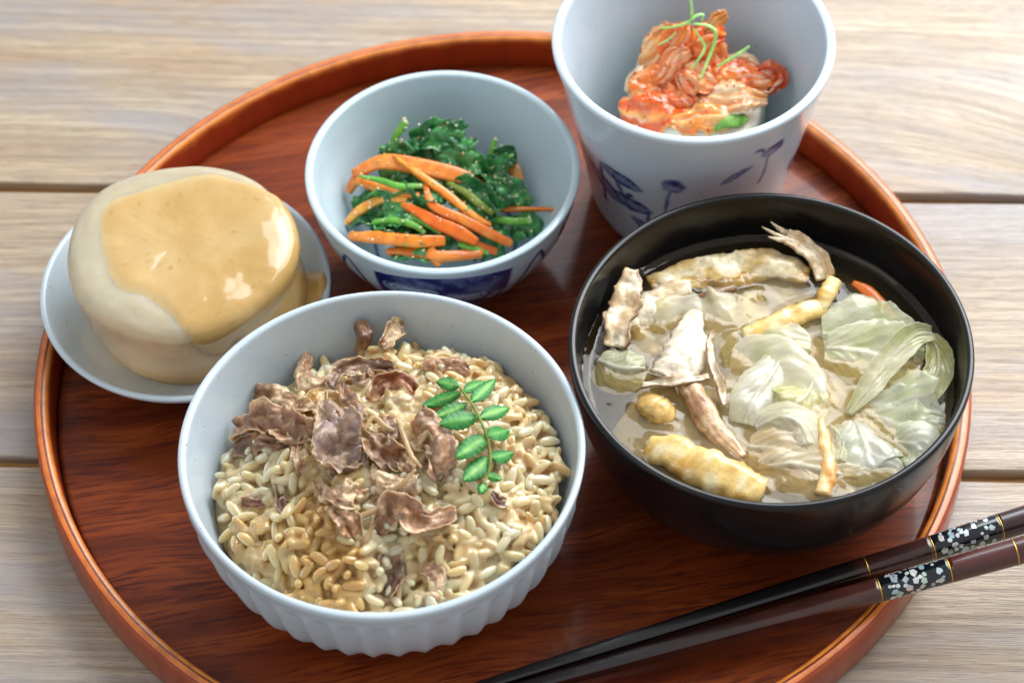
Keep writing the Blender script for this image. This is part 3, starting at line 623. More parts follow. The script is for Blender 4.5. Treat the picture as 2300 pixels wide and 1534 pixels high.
# maitake
BEI, BRN, WHI = H('#dcc29a'), H('#84603e'), H('#efe2c8')
def mcol(seed, dark=.8, stripe=0.0, a=BEI, b=WHI):
    def f(u, v, p):
        c = mix(a, b, sstep(-.2, .3, fb(p[0]*1.3+seed, p[1]*1.3, p[2])))
        c = mix(c, BRN, dark*sstep(.70, .97, abs(v)+.18*nz(u*9, seed, v*2)))
        if stripe: c = mix(c, BRN, stripe*sstep(.15, .5, math.sin(v*14+nz(u*5, v, seed)*3)))
        return c
    return f
GM = 'maitake mushroom pieces in the soup'
item('maitake_piece', 'pale mushroom piece with brown frilled edge against the left wall', 'mushroom', sheet(SP([(285, 335, .75), (265, 440, .55), (235, 540, .4), (205, 640, .05)]), [.24, .5, .56, .4], 34, 17, .12, curl=.9, ruf=.10, rf=2.0, edge=.10, rag=.35, seed=21.3, cf=mcol(1)), MUSH, GM)
item('maitake_piece', 'broad beige mushroom sheet spreading right from the left wall', 'mushroom', sheet(SP([(230, 560, .1), (320, 490, .18), (420, 430, .15), (520, 400, .05)]), [.34, .5, .42, .25], 30, 15, .09, curl=-.4, ruf=.12, rf=1.4, edge=.05, rag=.25, seed=22.1, cf=mcol(2, .25)), MUSH, GM)
item('maitake_piece', 'long beige mushroom sheet floating along the back', 'mushroom', sheet(SP([(360, 390, .02), (520, 350, .1), (680, 330, .14), (830, 310, .15), (990, 350, .05)]), [.3, .55, .62, .55, .3], 40, 15, .09, curl=-.3, ruf=.12, rf=1.2, edge=.04, rag=.2, seed=23.9, cf=mcol(3, .3, a=H('#cfae6c'), b=H('#e6d6ae'))), MUSH, GM)
item('maitake_piece', 'small brown edged mushroom sliver near the back centre', 'mushroom', sweep(SP([(520, 450, .03), (600, 430, .14), (700, 400, .12)]), [.07, .16, .10], [.06, .1, .06], 22, 10, rough=.3, seed=6, cf=lambda t, th, p: mix(H('#b89468'), BRN, sstep(.0, .8, math.sin(th)))), MUSH, GM)
# frayed tip
fr_ = thing('maitake_piece', SP([(1060, 350, 0)])[0], 'frayed mushroom stem with finger tips rising at the back right', 'mushroom', GM)
V, F, C = sheet(SP([(1060, 370, .1), (1030, 290, .3), (960, 230, .55), (900, 200, .7)]), [.34, .36, .36, .3], 30, 15, .14, curl=.8, ruf=.06, rf=1.5, edge=.03, rag=.15, seed=25.2, cf=mcol(5, .3, .25, H('#dcc8a4'), H('#c8a878')))
SOUPV.append(V); part('stem', mesh('stem', V, F, C, mats=[MUSH]), fr_)
for (a, b) in (((940, 225), (805, 160)), ((915, 190), (840, 140)), ((920, 215), (830, 200)), ((900, 185), (870, 160))):
    q = SP([(a[0], a[1], .6), ((a[0]+b[0])/2, (a[1]+b[1])/2+4, .8), (b[0], b[1], .95)])
    V, F, C = sweep(q, [.12, .09, .06, .02], [.08, .07, .05, .02], 16, 8, rough=.3, cf=lambda t, th, p: mix(H('#e6d6ba'), H('#b08a60'), t*.5)); part('frayed_tip', mesh('frayed_tip', V, F, C, mats=[MUSH]), fr_)
mb = thing('maitake_piece', SP([(480, 760, 0)])[0], 'large mushroom with white cap and striped brown stalk left of centre', 'mushroom', GM)
V, F, C = sheet(SP([(535, 495, .1), (520, 590, .5), (490, 690, .6), (420, 770, .5)]), [.24, .62, .78, .6], 34, 19, .14, curl=-.7, ruf=.10, rf=1.8, edge=.06, rag=.22, seed=27.7, cf=mcol(7, .55, 0, H('#e9dcc8'), WHI)); SOUPV.append(V); part('cap', mesh('cap', V, F, C, mats=[MUSH]), mb)
V, F, C = sheet(SP([(505, 770, .45), (560, 870, .4), (630, 980, .22), (730, 1085, .02)]), [.42, .46, .42, .2], 36, 17, .16, curl=-1.1, ruf=.05, rf=1.5, edge=.05, rag=.2, seed=28.1, cf=mcol(8, .7, .55, H('#d8b78e'), H('#b98c62'))); SOUPV.append(V); part('stalk', mesh('stalk', V, F, C, mats=[MUSH]), mb)
V, F, C = sheet(SP([(330, 795, .45), (420, 785, .55), (500, 770, .6), (590, 765, .45)]), [.10, .16, .16, .10], 30, 9, .12, curl=.8, ruf=.05, rf=2, edge=.05, rag=.3, seed=29.1, cf=mcol(9, .9, 0, WHI, BEI)); SOUPV.append(V); part('gill_edge', mesh('gill_edge', V, F, C, mats=[MUSH]), mb)
V, F, C = sheet(SP([(600, 590, .35), (600, 690, .45), (635, 790, .4), (660, 880, .2)]), [.08, .14, .16, .10], 30, 9, .12, curl=1.0, ruf=.07, rf=2.4, edge=.08, rag=.4, seed=30.3, cf=mcol(10, .9, 0, WHI, BEI)); SOUPV.append(V); part('gill_edge', mesh('gill_edge', V, F, C, mats=[MUSH]), mb)
V, F, C = sweep(SP([(330, 850, .1), (370, 880, .15), (410, 905, .12), (450, 925, .0)]), [.34, .46, .42, .25], [.2, .26, .24, .15], 26, 14, rough=.2, seed=9, cf=lambda t, th, p: mix(H('#c99a45'), H('#e3c27a'), .5+.5*nz(p[0]*2, p[1]*2))); SOUPV.append(V); part('stalk_base', mesh('stalk_base', V, F, C, mats=[MUSH]), mb)
item('carrot_slice', 'bright orange carrot slice half sunk at the right of the soup', 'carrot', sweep(SP([(1170, 385, .08), (1230, 420, .1), (1290, 480, .06), (1335, 530, -.02)]), [.10, .22, .2, .1], [.08, .1, .1, .06], 22, 12, power=2.6, cf=lambda t, th, p: H('#e8761c')), CARROT)
item('maitake_piece', 'beige mushroom shred beside the carrot slice at the right wall', 'mushroom', sweep(SP([(1310, 520, .03), (1380, 560, .08), (1450, 610, .0)]), [.12, .2, .12], [.06, .1, .06], 20, 10, rough=.3, seed=12, cf=lambda t, th, p: mix(H('#c8a66a'), H('#e2cfa0'), .5+.5*nz(p[0]*3, p[1]*3))), MUSH, GM)
# cabbage
def ccol(seed, a='#dfe3c4', b='#c7d394'):
    A, B = H(a), H(b)
    return lambda u, v, p: mix(mix(A, B, sstep(-.15, .35, fb(p[0]*.7+seed, p[1]*.7, 2))), H('#fbf9ee'), .7*sstep(.09, .02, abs(v))+.45*sstep(.72, .98, math.sin((abs(v)*2.2-u*3.4+.15*nz(u*5, v*5, seed))*9))+.4*sstep(.88, 1, abs(v)))
GC = 'cabbage leaves in the soup'
CAB = [
 ([(300, 700, -.5), (480, 640, -.35), (660, 620, -.35), (860, 560, -.45)], [.8, 1.0, 1.0, .8], -.2, .12, '#f2ead0', '#e6dcae', 'pale cabbage leaf lying deep under the mushrooms at the left'),
 ([(260, 900, -.5), (480, 980, -.35), (720, 1040, -.3), (960, 1080, -.4)], [.8, .9, .9, .7], -.2, .12, '#f2e6c8', '#e8d4a2', 'pale cabbage leaf lying deep under the large fried tofu'),
 ([(900, 620, -.4), (1080, 760, -.3), (1180, 920, -.3), (1260, 1080, -.35)], [.7, 1.0, 1.0, .7], -.2, .12, '#f6f0dc', '#eae4bc', 'pale cabbage leaf lying deep between centre and right'),
 ([(600, 440, -.5), (800, 430, -.4), (1000, 520, -.4)], [.5, .7, .6], -.2, .10, '#efe4c4', '#e2d09c', 'pale cabbage leaf lying deep near the back'),
 ([(660, 720, .0), (780, 740, .14), (890, 840, .18), (950, 980, .06)], [.45, .8, .9, .6], -.25, .10, '#f6f2de', '#ebeac4', 'largest white cabbage sheet spread over the soup centre'),
 ([(1060, 650, .0), (1190, 660, .12), (1330, 690, .16), (1450, 720, .1)], [.35, .6, .75, .5], -.25, .10, '#f0f0d6', '#dee4b0', 'broad translucent cabbage sheet under the ridged fold'),
 ([(1160, 880, .02), (1290, 930, .14), (1420, 970, .14), (1530, 960, .06)], [.35, .75, .8, .3], -.25, .12, '#eeeee0', '#dfe4c6', 'broad white cabbage sheet by the lower right wall'),
 ([(790, 1120, -.02), (920, 1110, .06), (1060, 1140, .06), (1190, 1160, .0)], [.3, .5, .55, .35], -.2, .08, '#ecdfbf', '#e2cc98', 'brownish cabbage sheet sunk along the front rim'),
 ([(1050, 600, .02), (1180, 590, .16), (1310, 600, .22), (1420, 600, .35)], [.45, .75, .7, .35], -.3, .10, '#eef0d2', '#d8e0a6', 'pale green cabbage leaf stretched flat at the right of the soup'),
 ([(1150, 910, .05), (1230, 800, .3), (1320, 690, .5), (1420, 600, .6), (1490, 590, .55)], [.10, .24, .3, .26, .2], 1.3, .04, '#f2f0d4', '#e2e4ae', 'ridged cabbage fold rising to the right wall'),
 ([(1485, 590, .5), (1515, 680, .4), (1500, 770, .3), (1450, 830, .15)], [.16, .26, .3, .3], 1.1, .05, '#e6e4a8', '#d4d076', 'yellow green cabbage loop curling against the right wall'),
 ([(1290, 770, .1), (1370, 800, .2), (1470, 800, .15)], [.3, .42, .3], -.5, .06, '#ecdf9c', '#d9c76c', 'yellowish cabbage piece below the ridged fold'),
 ([(1270, 850, .1), (1370, 890, .25), (1460, 930, .25), (1540, 945, .15)], [.45, .85, .8, .25], -.4, .12, '#f0f0de', '#dee4c0', 'wide pale cabbage leaf reaching the lower right wall'),
 ([(640, 680, .02), (760, 660, .12), (890, 640, .25), (1000, 660, .2)], [.3, .5, .6, .35], -.4, .14, '#f0eed6', '#e0e2b4', 'cabbage leaf with glossy bump in the centre of the soup'),
 ([(900, 660, .2), (830, 770, .3), (770, 870, .28), (740, 960, .05)], [.3, .5, .45, .3], -.9, .08, '#f4f2e4', '#e6e6cc', 'curved white cabbage rib sweeping down from the centre'),
 ([(1020, 740, .1), (990, 820, .25), (930, 890, .25), (860, 930, .1)], [.2, .5, .5, .3], -.5, .10, '#eae6b6', '#d8d488', 'yellow green cabbage piece right of the white rib'),
 ([(790, 960, .05), (880, 930, .28), (960, 960, .32), (990, 1030, .2)], [.3, .45, .45, .3], -1.0, .14, '#f4f0e2', '#e8e4c8', 'crinkled white cabbage knob at the front centre'),
 ([(760, 1050, .0), (860, 1060, .1), (960, 1110, .12), (1010, 1180, .02)], [.35, .6, .6, .3], -.4, .10, '#ecdcbc', '#e0c690', 'sunken cabbage leaf tinted brown at the front'),
 ([(1190, 930, .1), (1220, 1020, .3), (1250, 1110, .25), (1330, 1160, .05)], [.3, .55, .6, .4], -.8, .13, '#f2f4ea', '#e2e8d2', 'glossy white cabbage fold at the lower right'),
 ([(1080, 960, .1), (1130, 1020, .2), (1120, 1100, .15)], [.18, .28, .2], -.9, .08, '#eee8cc', '#dcd8a0', 'small cabbage scrap beside the slim amber strip'),
 ([(150, 700, -.02), (240, 740, .04), (330, 740, .02)], [.35, .5, .3], -.3, .08, '#e2e4c0', '#d0d69c', 'small sunken cabbage scrap by the left wall'),
 ([(1330, 1010, .1), (1420, 1040, .2), (1440, 1100, .05)], [.4, .55, .3], -.6, .10, '#eef0e0', '#dae2be', 'cabbage scrap under the wide leaf by the front right wall'),
]
for i, (pts, wd, curl, ruf, a, b, lab) in enumerate(CAB):
    item('cabbage_leaf', lab, 'cabbage', sheet(SP(pts), [w_*1.8 for w_ in wd], 52, 37, .045, curl=curl*.8, ruf=ruf*2.1, rf=.42, edge=.05, rag=.10, taper=.25, rib=.06, rn=4, vein=.035, seed=40+i*1.9, cf=ccol(i, a, b)), CABB, GC)
# broth surface, drawn up a little where it wets the bowl and the pieces
sv_ = np.vstack(SOUPV); sv_ = sv_[np.abs(sv_[:, 2]-BZ) < .05]; gs = .05; gn_ = int(11.5/gs); gx0, gy0 = SC_[0]-5.75, SC_[1]-5.75; men = np.zeros((gn_+1, gn_+1)); KW = 14
ii = np.arange(-KW, KW+1); KD = np.exp(-np.hypot(*np.meshgrid(ii, ii, indexing='ij'))*gs/.16)
for q in sv_:
    i, j = int(round((q[0]-gx0)/gs)), int(round((q[1]-gy0)/gs))
    if KW < i < gn_-KW and KW < j < gn_-KW: men[i-KW:i+KW+1, j-KW:j+KW+1] = np.maximum(men[i-KW:i+KW+1, j-KW:j+KW+1], KD)
for _ in range(2): men[1:-1, 1:-1] = (men[1:-1, 1:-1]*4+men[:-2, 1:-1]+men[2:, 1:-1]+men[1:-1, :-2]+men[1:-1, 2:])/8
V = []; F = []; vid = -np.ones((gn_+1, gn_+1), int)
for i in range(gn_+1):
    for j in range(gn_+1):
        x, y = gx0+i*gs, gy0+j*gs; r = math.hypot(x-SC_[0], y-SC_[1])
        if r < 5.68:
            vid[i, j] = len(V); V.append((x, y, BZ+.085*men[i, j]+.04*nz(x*.5, y*.5, 2.2)+.016*nz(x*1.4, y*1.4, 5)+.12*sstep(5.35, 5.66, r)**2))
for i in range(gn_):
    for j in range(gn_):
        f = (vid[i, j], vid[i+1, j], vid[i+1, j+1], vid[i, j+1])
        if min(f) >= 0: F.append(tuple(int(x) for x in f))
br = obj('soup_broth', mesh('soup_broth', V, F, mats=[BROTH])); tag(br, 'pale cloudy broth filling the black lacquer bowl', 'broth')
# ------------------------------------------------------------------ carrot and spinach
def CP(pts): return np.array([P(660+t[0]/2.841, 150+t[1]/2.841, t[2]) for t in pts])
def ccar(seed, a='#e8822a', b='#f09a45'):
    A, B = H(a), H(b); return lambda t, th, p: mix(mix(A, B, sstep(-.2, .3, fb(p[0]*2+seed, p[1]*2, 1))), H('#c9601a'), .4*sstep(.2, .5, nz(p[0]*4, p[1]*4, seed)))
GK = 'carrot strips in the blue patterned bowl'
CARS = [
 ([(380, 690, 3.35), (560, 610, 3.75), (800, 640, 3.8), (1060, 700, 3.65), (1225, 760, 3.3)], [.2, .30, .34, .30, .14], .10, '#ee8428', '#f29a44', 'broad carrot strip across the top of the spinach heap'),
 ([(640, 580, 3.9), (800, 690, 3.95), (980, 820, 3.8), (1150, 960, 3.4), (1250, 1020, 3.1)], [.05, .13, .16, .15, .1], .10, '#f49426', '#f8aa40', 'thin light carrot strip slanting down across the broad strip'),
 ([(840, 770, 3.75), (890, 890, 3.75), (1080, 980, 3.6), (1280, 1080, 3.2), (1385, 1130, 2.9)], [.10, .17, .19, .18, .14], .13, '#ee7a18', '#f4943a', 'long kinked carrot strip ending at the lower right'),
 ([(700, 880, 3.5), (880, 980, 3.55), (1060, 1060, 3.4), (1165, 1120, 3.2)], [.14, .24, .26, .16], .13, '#ee6a08', '#f2801c', 'deep orange carrot strip left of the long kinked one'),
 ([(400, 730, 3.5), (480, 750, 3.5), (600, 800, 3.55), (800, 830, 3.6)], [.13, .2, .2, .14], .10, '#f4a040', '#ee8624', 'pale carrot strip under the bright green stalk'),
 ([(335, 1000, 3.0), (420, 920, 3.3), (560, 850, 3.5), (720, 860, 3.5)], [.10, .17, .17, .12], .12, '#e6a848', '#de9432', 'yellowish translucent carrot strip sloping to the left'),
 ([(360, 1085, 2.95), (520, 1090, 3.25), (760, 1115, 3.35), (960, 1110, 3.2)], [.14, .22, .24, .2], .13, '#ea8018', '#f0922e', 'wide carrot strip along the front of the heap'),
 ([(600, 1180, 2.75), (760, 1190, 2.95), (960, 1210, 3.0), (1200, 1190, 2.85)], [.12, .2, .2, .14], .12, '#e87618', '#ea8a34', 'carrot strip lowest at the front rim'),
 ([(1230, 890, 2.7), (1340, 910, 2.8), (1500, 910, 2.85), (1672, 912, 2.95)], [.10, .12, .07, .06], .08, '#e77a20', '#ec8c34', 'thin carrot strip sticking out to the right'),
 ([(1330, 600, 3.0), (1400, 650, 3.1), (1445, 730, 2.9)], [.2, .28, .16], .10, '#d9862c', '#e29a48', 'short carrot piece behind the spinach at the right'),
 ([(350, 800, 2.9), (390, 730, 3.2), (440, 670, 3.45), (520, 620, 3.5)], [.14, .2, .2, .14], .12, '#e67e2a', '#ea923e', 'stubby carrot piece at the left end of the heap'),
 ([(870, 1160, 3.1), (900, 1220, 2.9), (930, 1260, 2.7)], [.16, .2, .14], .12, '#ee8a24', '#f29a3c', 'short carrot end pointing at the viewer at the front rim'),
 ([(1000, 1050, 3.1), (1130, 1130, 3.0), (1290, 1180, 2.7)], [.14, .2, .14], .12, '#d9661a', '#e67a2a', 'dark orange carrot strip tucked under the kinked one'),
]
HEAP = []
for i, (pts, wd, tk, a, b, lab) in enumerate(CARS):
    g = sweep(CP(pts), [w_*.88 for w_ in wd], tk*1.15, 34, 16, power=4.0, rough=.09, seed=i, cf=ccar(i, a, b), tw=.3*math.sin(i*1.9)); HEAP.append(g[0]); item('carrot_strip', lab, 'carrot strip', g, CARROT, GK)
def scol(seed, a='#236a38', b='#469650'):
    A, B = H(a), H(b); return lambda u, v, p: mix(mix(A, B, sstep(-.2, .3, fb(p[0]*2.2+seed, p[1]*2.2, p[2]*2))), H('#5fa548'), .7*sstep(.10, .02, abs(v))+.25*sstep(.3, .5, nz(p[0]*4, p[1]*4, seed)))
GS = 'spinach leaves in the blue patterned bowl'
SPN = [
 ([(560, 590, 3.2), (680, 540, 3.6), (820, 530, 3.7)], .5, 'dark spinach leaf at the back left of the heap'),
 ([(770, 510, 3.6), (900, 470, 3.9), (1060, 450, 3.9), (1110, 440, 3.8)], .5, 'crinkled spinach leaf forming the top of the heap'),
 ([(900, 560, 3.7), (1040, 560, 3.8), (1180, 610, 3.6)], .55, 'spinach leaf sprinkled with sesame behind the broad carrot strip'),
 ([(1080, 640, 3.5), (1220, 660, 3.5), (1340, 720, 3.3)], .55, 'spinach leaf right of the broad carrot strip'),
 ([(1220, 720, 3.3), (1340, 770, 3.3), (1440, 850, 3.0), (1450, 910, 2.7)], .6, 'large glossy spinach leaf folding down at the right'),
 ([(1300, 620, 3.3), (1370, 570, 3.5), (1420, 600, 3.3)], .3, 'small spinach tuft at the right back'),
 ([(360, 870, 2.9), (440, 840, 3.1), (540, 830, 3.2)], .4, 'dark spinach leaf peeking out at the left under the carrot'),
 ([(480, 960, 3.0), (620, 920, 3.35), (760, 930, 3.4), (900, 1000, 3.2)], .5, 'spinach leaf in the middle left between carrot strips'),
 ([(500, 1030, 2.9), (640, 1040, 3.1), (780, 1050, 3.1)], .4, 'spinach leaf shadowed above the wide front carrot strip'),
 ([(640, 1190, 2.8), (760, 1180, 3.0), (860, 1200, 2.9)], .38, 'spinach leaf at the front rim'),
 ([(1380, 1000, 2.6), (1480, 1020, 2.7), (1520, 1090, 2.5)], .45, 'spinach leaf low at the right front'),
 ([(1000, 800, 3.4), (1150, 850, 3.4), (1300, 940, 3.1)], .5, 'spinach leaf hidden below the thin light carrot strip'),
 ([(620, 720, 3.3), (800, 760, 3.4), (960, 860, 3.4)], .6, 'spinach leaf in the core of the heap'),
 ([(430, 900, 2.6), (620, 960, 2.9), (820, 1040, 2.9), (1000, 1120, 2.7)], .8, 'wide spinach leaf under the front carrot strips'),
 ([(1000, 960, 2.8), (1180, 1020, 2.8), (1380, 1080, 2.5)], .7, 'wide spinach leaf under the right front carrot strips'),
 ([(560, 700, 2.9), (760, 650, 3.2), (1000, 680, 3.2), (1240, 800, 2.9)], .8, 'wide spinach leaf under the broad carrot strip'),
]
for i, (pts, wd, lab) in enumerate(SPN):
    g = sheet(CP(pts), wd*1.4, 44, 27, .045, curl=1.2*(1 if i % 2 else -1), ruf=.2, rf=1.9, edge=.12, rag=.4, taper=.4, rib=.09, rn=8, fine=.05, seed=70+i*1.3, cf=scol(i)); HEAP.append(g[0]); item('spinach_leaf', lab, 'spinach', g, SPIN, GS)
GT = 'spinach stalks in the blue patterned bowl'
STK = [
 ([(600, 560, 3.4), (650, 450, 3.9), (715, 350, 4.3)], [.10, .14, .17], 'pale green spinach stalk standing up at the back left'),
 ([(1240, 600, 3.4), (1265, 530, 3.8), (1290, 465, 4.1)], [.07, .10, .10], 'thin green stalk standing up at the back right'),
 ([(420, 700, 3.75), (560, 730, 3.85), (680, 765, 3.9), (820, 760, 3.85)], [.07, .13, .14, .1], 'bright green stalk lying on the left carrot strips'),
 ([(980, 740, 3.6), (1090, 800, 3.65), (1190, 880, 3.5), (1270, 940, 3.2)], [.10, .15, .15, .1], 'olive green stalk between the two slanting carrot strips'),
 ([(1270, 970, 2.95), (1380, 985, 2.95), (1515, 985, 2.85)], [.12, .15, .12], 'green stalk pointing right above the lower right leaf'),
 ([(500, 1000, 3.25), (620, 980, 3.45), (760, 1010, 3.5), (835, 1060, 3.3)], [.10, .13, .13, .1], 'bright curved stalk in front of the middle left leaf'),
 ([(740, 950, 3.5), (840, 1000, 3.45), (940, 1060, 3.3)], [.10, .13, .1], 'dark green stalk left of the deep orange strip'),
 ([(1050, 1130, 3.1), (1150, 1160, 3.0), (1240, 1180, 2.8)], [.10, .16, .14], 'light green stalk end at the front under the kinked carrot'),
 ([(1090, 510, 3.7), (1160, 570, 3.75), (1220, 620, 3.6)], [.06, .09, .06], 'thin light stalk on the back spinach leaves'),
 ([(1250, 650, 3.5), (1320, 610, 3.6), (1400, 560, 3.6)], [.06, .09, .06], 'thin stalk running to the small spinach tuft'),
]
for i, (pts, wd, lab) in enumerate(STK):
    A, B = (H('#7cc04a'), H('#4f9a34')) if i != 3 else (H('#8fa044'), H('#6f8a35'))
    g = sweep(CP(pts), [x*.88 for x in wd], [x*.5 for x in wd], 28, 12, rough=.22, seed=i+30, cf=lambda t, th, p, A=A, B=B: mix(mix(A, B, .5+.5*nz(p[0]*2, p[1]*2, p[2]*2)), H('#d8ecb4'), .6*sstep(.9, 1, t) if B[1] > .3 else 0)); HEAP.append(g[0]); item('spinach_stalk', lab, 'spinach stalk', g, LEAF, GT)
hv = np.vstack(HEAP); hv = hv[rng.permutation(len(hv))]
cell = {}
for q in hv:
    k = (round(q[0]/.13), round(q[1]/.13))
    if k not in cell or cell[k][2] < q[2]: cell[k] = q
V = []; F = []; off = 0; C = []
gv, gf = grain_verts(.05, .035, .03, 0, 4, 6)
for q in list(cell.values()):
    if random.random() > .16: continue
    s_ = random.uniform(.4, 1.25); Rm = np.array(Matrix.Rotation(random.uniform(0, 6.3), 3, 'Z') @ Matrix.Rotation(random.uniform(-1, 1), 3, 'Y'))
    v = (Rm @ (gv*s_).T).T+q+np.array([random.uniform(-.05, .05), random.uniform(-.05, .05), .015]); V.append(v); F += [tuple(i+off for i in f) for f in gf]; off += len(v); C.append(np.tile(H(random.choice(('#f0dcae', '#e2c28a', '#fbeed2', '#c99c5c'))), (len(v), 1)))
tag(obj('ground_sesame', mesh('ground_sesame', np.vstack(V), F, np.vstack(C), mats=[TOFU])), 'fine ground sesame sprinkled over the carrot and spinach', 'sesame', kind='stuff')
# ------------------------------------------------------------------ tofu with kimchi
def KP(pts): return np.array([P(1220+t[0]/2.95, t[1]/2.95, t[2]) for t in pts])
tc = KP([(1010, 620, 4.7)])[0]; V = []; F = []; ra = math.radians(-14); nn = 10
def rbox(hx, hy, z0, z1, c, ang, r=.18, m=14):
    """rounded block as a superellipsoid grid"""
    V = []; F = []; e = 10.0
    for i in range(m*2+1):
        a = -math.pi/2+math.pi*i/(m*2)
        for j in range(m*4):
            b = 2*math.pi*j/(m*4); s = lambda x: math.copysign(abs(x)**(2/e), x)
            x, y, z = s(math.cos(a))*s(math.cos(b))*hx, s(math.cos(a))*s(math.sin(b))*hy, s(math.sin(a))
            x += .05*nz(x, y, z*3); y += .05*nz(y, z*2, x)
            V.append((c[0]+x*math.cos(ang)-y*math.sin(ang), c[1]+x*math.sin(ang)+y*math.cos(ang), (z0+z1)/2+z*(z1-z0)/2+.03*nz(x*2, y*2, 5)))
    q = m*4
    for i in range(m*2):
        for j in range(q): F.append((i*q+j, i*q+(j+1) % q, (i+1)*q+(j+1) % q, (i+1)*q+j))
    return np.array(V), F
V, F = rbox(2.25, 1.85, 1.5, 4.8, tc, ra)
tag(obj('tofu_block', mesh('tofu_block', V, F, np.tile(H('#efe6d0'), (len(V), 1)), mats=[TOFU])), 'white tofu block under the kimchi in the tall flower cup', 'tofu')
def kcol(seed, a='#e8702a', b='#f3b074'):
    A, B = H(a), H(b)
    def f(u, v, p):
        A_ = 0; q = nz(u*1.6+seed, v*3.6, seed)+.5*nz(u*4, v*8, seed+3); c = mix(A, B, sstep(-.2, .4, q)); c = mix(c, H('#d84a14'), .45*sstep(.1, .5, nz(u*2.2+5, v*4.5, seed+1)))
        return mix(c, H('#f8e2bc'), .55*sstep(.2, .55, nz(u*1.8+9, v*5.5, seed+2)))
    return f
GI = 'kimchi pieces on the tofu'
KIMS = [
 ([(590, 660, 4.85), (800, 610, 5.1), (1100, 590, 5.15), (1420, 590, 4.95)], [.9, 1.25, 1.3, .9], '#f07a24', '#f8bc80', 'wide orange kimchi leaf draped over the whole tofu top'),
 ([(500, 690, 4.7), (640, 700, 5.1), (820, 690, 5.2), (960, 740, 5.05)], [.35, .75, .8, .5], '#ec5c0c', '#f6a050', 'broad orange kimchi leaf draped over the left front of the tofu'),
 ([(850, 800, 5.0), (1000, 770, 5.2), (1180, 760, 5.2), (1300, 740, 5.0)], [.3, .55, .55, .3], '#f28a30', '#f8b868', 'pale orange kimchi leaf hanging over the front edge'),
 ([(1030, 620, 5.4), (1180, 640, 5.55), (1330, 640, 5.5), (1480, 660, 5.2)], [.3, .42, .42, .25], '#f0a868', '#f8d8b0', 'glossy pale kimchi rib lying across the front'),
 ([(1050, 560, 5.4), (1200, 520, 5.6), (1380, 490, 5.5), (1540, 500, 5.15)], [.4, .7, .6, .35], '#ea5208', '#f48c34', 'red orange kimchi leaf stretched to the right corner'),
 ([(1420, 470, 5.3), (1490, 470, 5.4), (1550, 520, 5.1), (1480, 620, 4.9)], [.2, .35, .35, .2], '#cf3e10', '#e86a24', 'dark red kimchi tip at the far right corner'),
 ([(1200, 400, 5.3), (1300, 410, 5.4), (1420, 450, 5.2)], [.35, .5, .3], '#efb488', '#f4ceaa', 'pale kimchi piece behind the right leaf'),
 ([(640, 430, 5.0), (700, 350, 5.5), (780, 250, 6.0), (860, 180, 6.3)], [.2, .42, .45, .3], '#efa050', '#f6cf9a', 'pale kimchi leaf climbing the left of the heap'),
 ([(700, 540, 5.2), (800, 480, 5.7), (860, 390, 6.1), (960, 330, 6.3)], [.2, .32, .35, .25], '#f07a34', '#f8b07c', 'pinkish kimchi fold twisting up the middle'),
 ([(780, 380, 5.8), (850, 300, 6.3), (920, 220, 6.7), (940, 180, 6.8)], [.3, .45, .42, .25], '#f2680c', '#f69834', 'orange kimchi leaf near the top left'),
 ([(950, 330, 6.2), (1040, 260, 6.6), (1120, 220, 6.7), (1200, 220, 6.5)], [.4, .55, .5, .3], '#f05604', '#f67c1c', 'bright orange kimchi leaf at the heap top'),
 ([(1080, 200, 6.8), (1140, 140, 7.1), (1200, 95, 7.3)], [.16, .24, .16], '#ee9038', '#f8c070', 'small kimchi tip pointing up at the top right'),
 ([(1120, 260, 6.4), (1170, 340, 6.0), (1190, 420, 5.6)], [.2, .32, .2], '#ea7a2a', '#f3a058', 'kimchi strip falling down the right of the heap'),
 ([(900, 460, 5.9), (960, 540, 5.7), (1020, 610, 5.5)], [.18, .25, .18], '#e06020', '#f0986a', 'narrow kimchi strip hanging in front of the middle'),
 ([(820, 560, 5.4), (920, 600, 5.45), (1000, 690, 5.3)], [.3, .45, .3], '#de5414', '#ee8a48', 'red kimchi piece between the left leaf and the rib'),
 ([(880, 430, 5.7), (980, 440, 5.95), (1080, 500, 5.8), (1150, 560, 5.6)], [.35, .6, .6, .4], '#ea6c1c', '#f4ac6c', 'orange kimchi leaf in the middle below the scallion'),
 ([(560, 620, 4.6), (620, 520, 4.9), (660, 440, 5.1)], [.16, .26, .2], '#f0d8b0', '#f6e6cc', 'cream coloured kimchi stem at the left side of the tofu'),
]
KVS = []
for i, (pts, wd, a, b, lab) in enumerate(KIMS):
    g = sheet(KP(pts), [w_*1.32 for w_ in wd], 48, 27, .05, curl=-.9 if i % 3 else -.5, roll=.6*math.sin(i*1.7), ruf=.14, rf=1.3, edge=.08, rag=.25, taper=.35, rib=.04 if i < 5 else .075, rn=10, fine=.02, seed=90+i*1.7, cf=kcol(i, a, b)); KVS.append(g[0]); item('kimchi_piece', lab, 'kimchi', g, KIM, GI)
V = []; F = []; off = 0
kv = np.vstack(KVS); kc = {}
for q in kv[rng.permutation(len(kv))]:
    k = (round(q[0]/.25), round(q[1]/.25))
    if k not in kc or kc[k][2] < q[2]: kc[k] = q
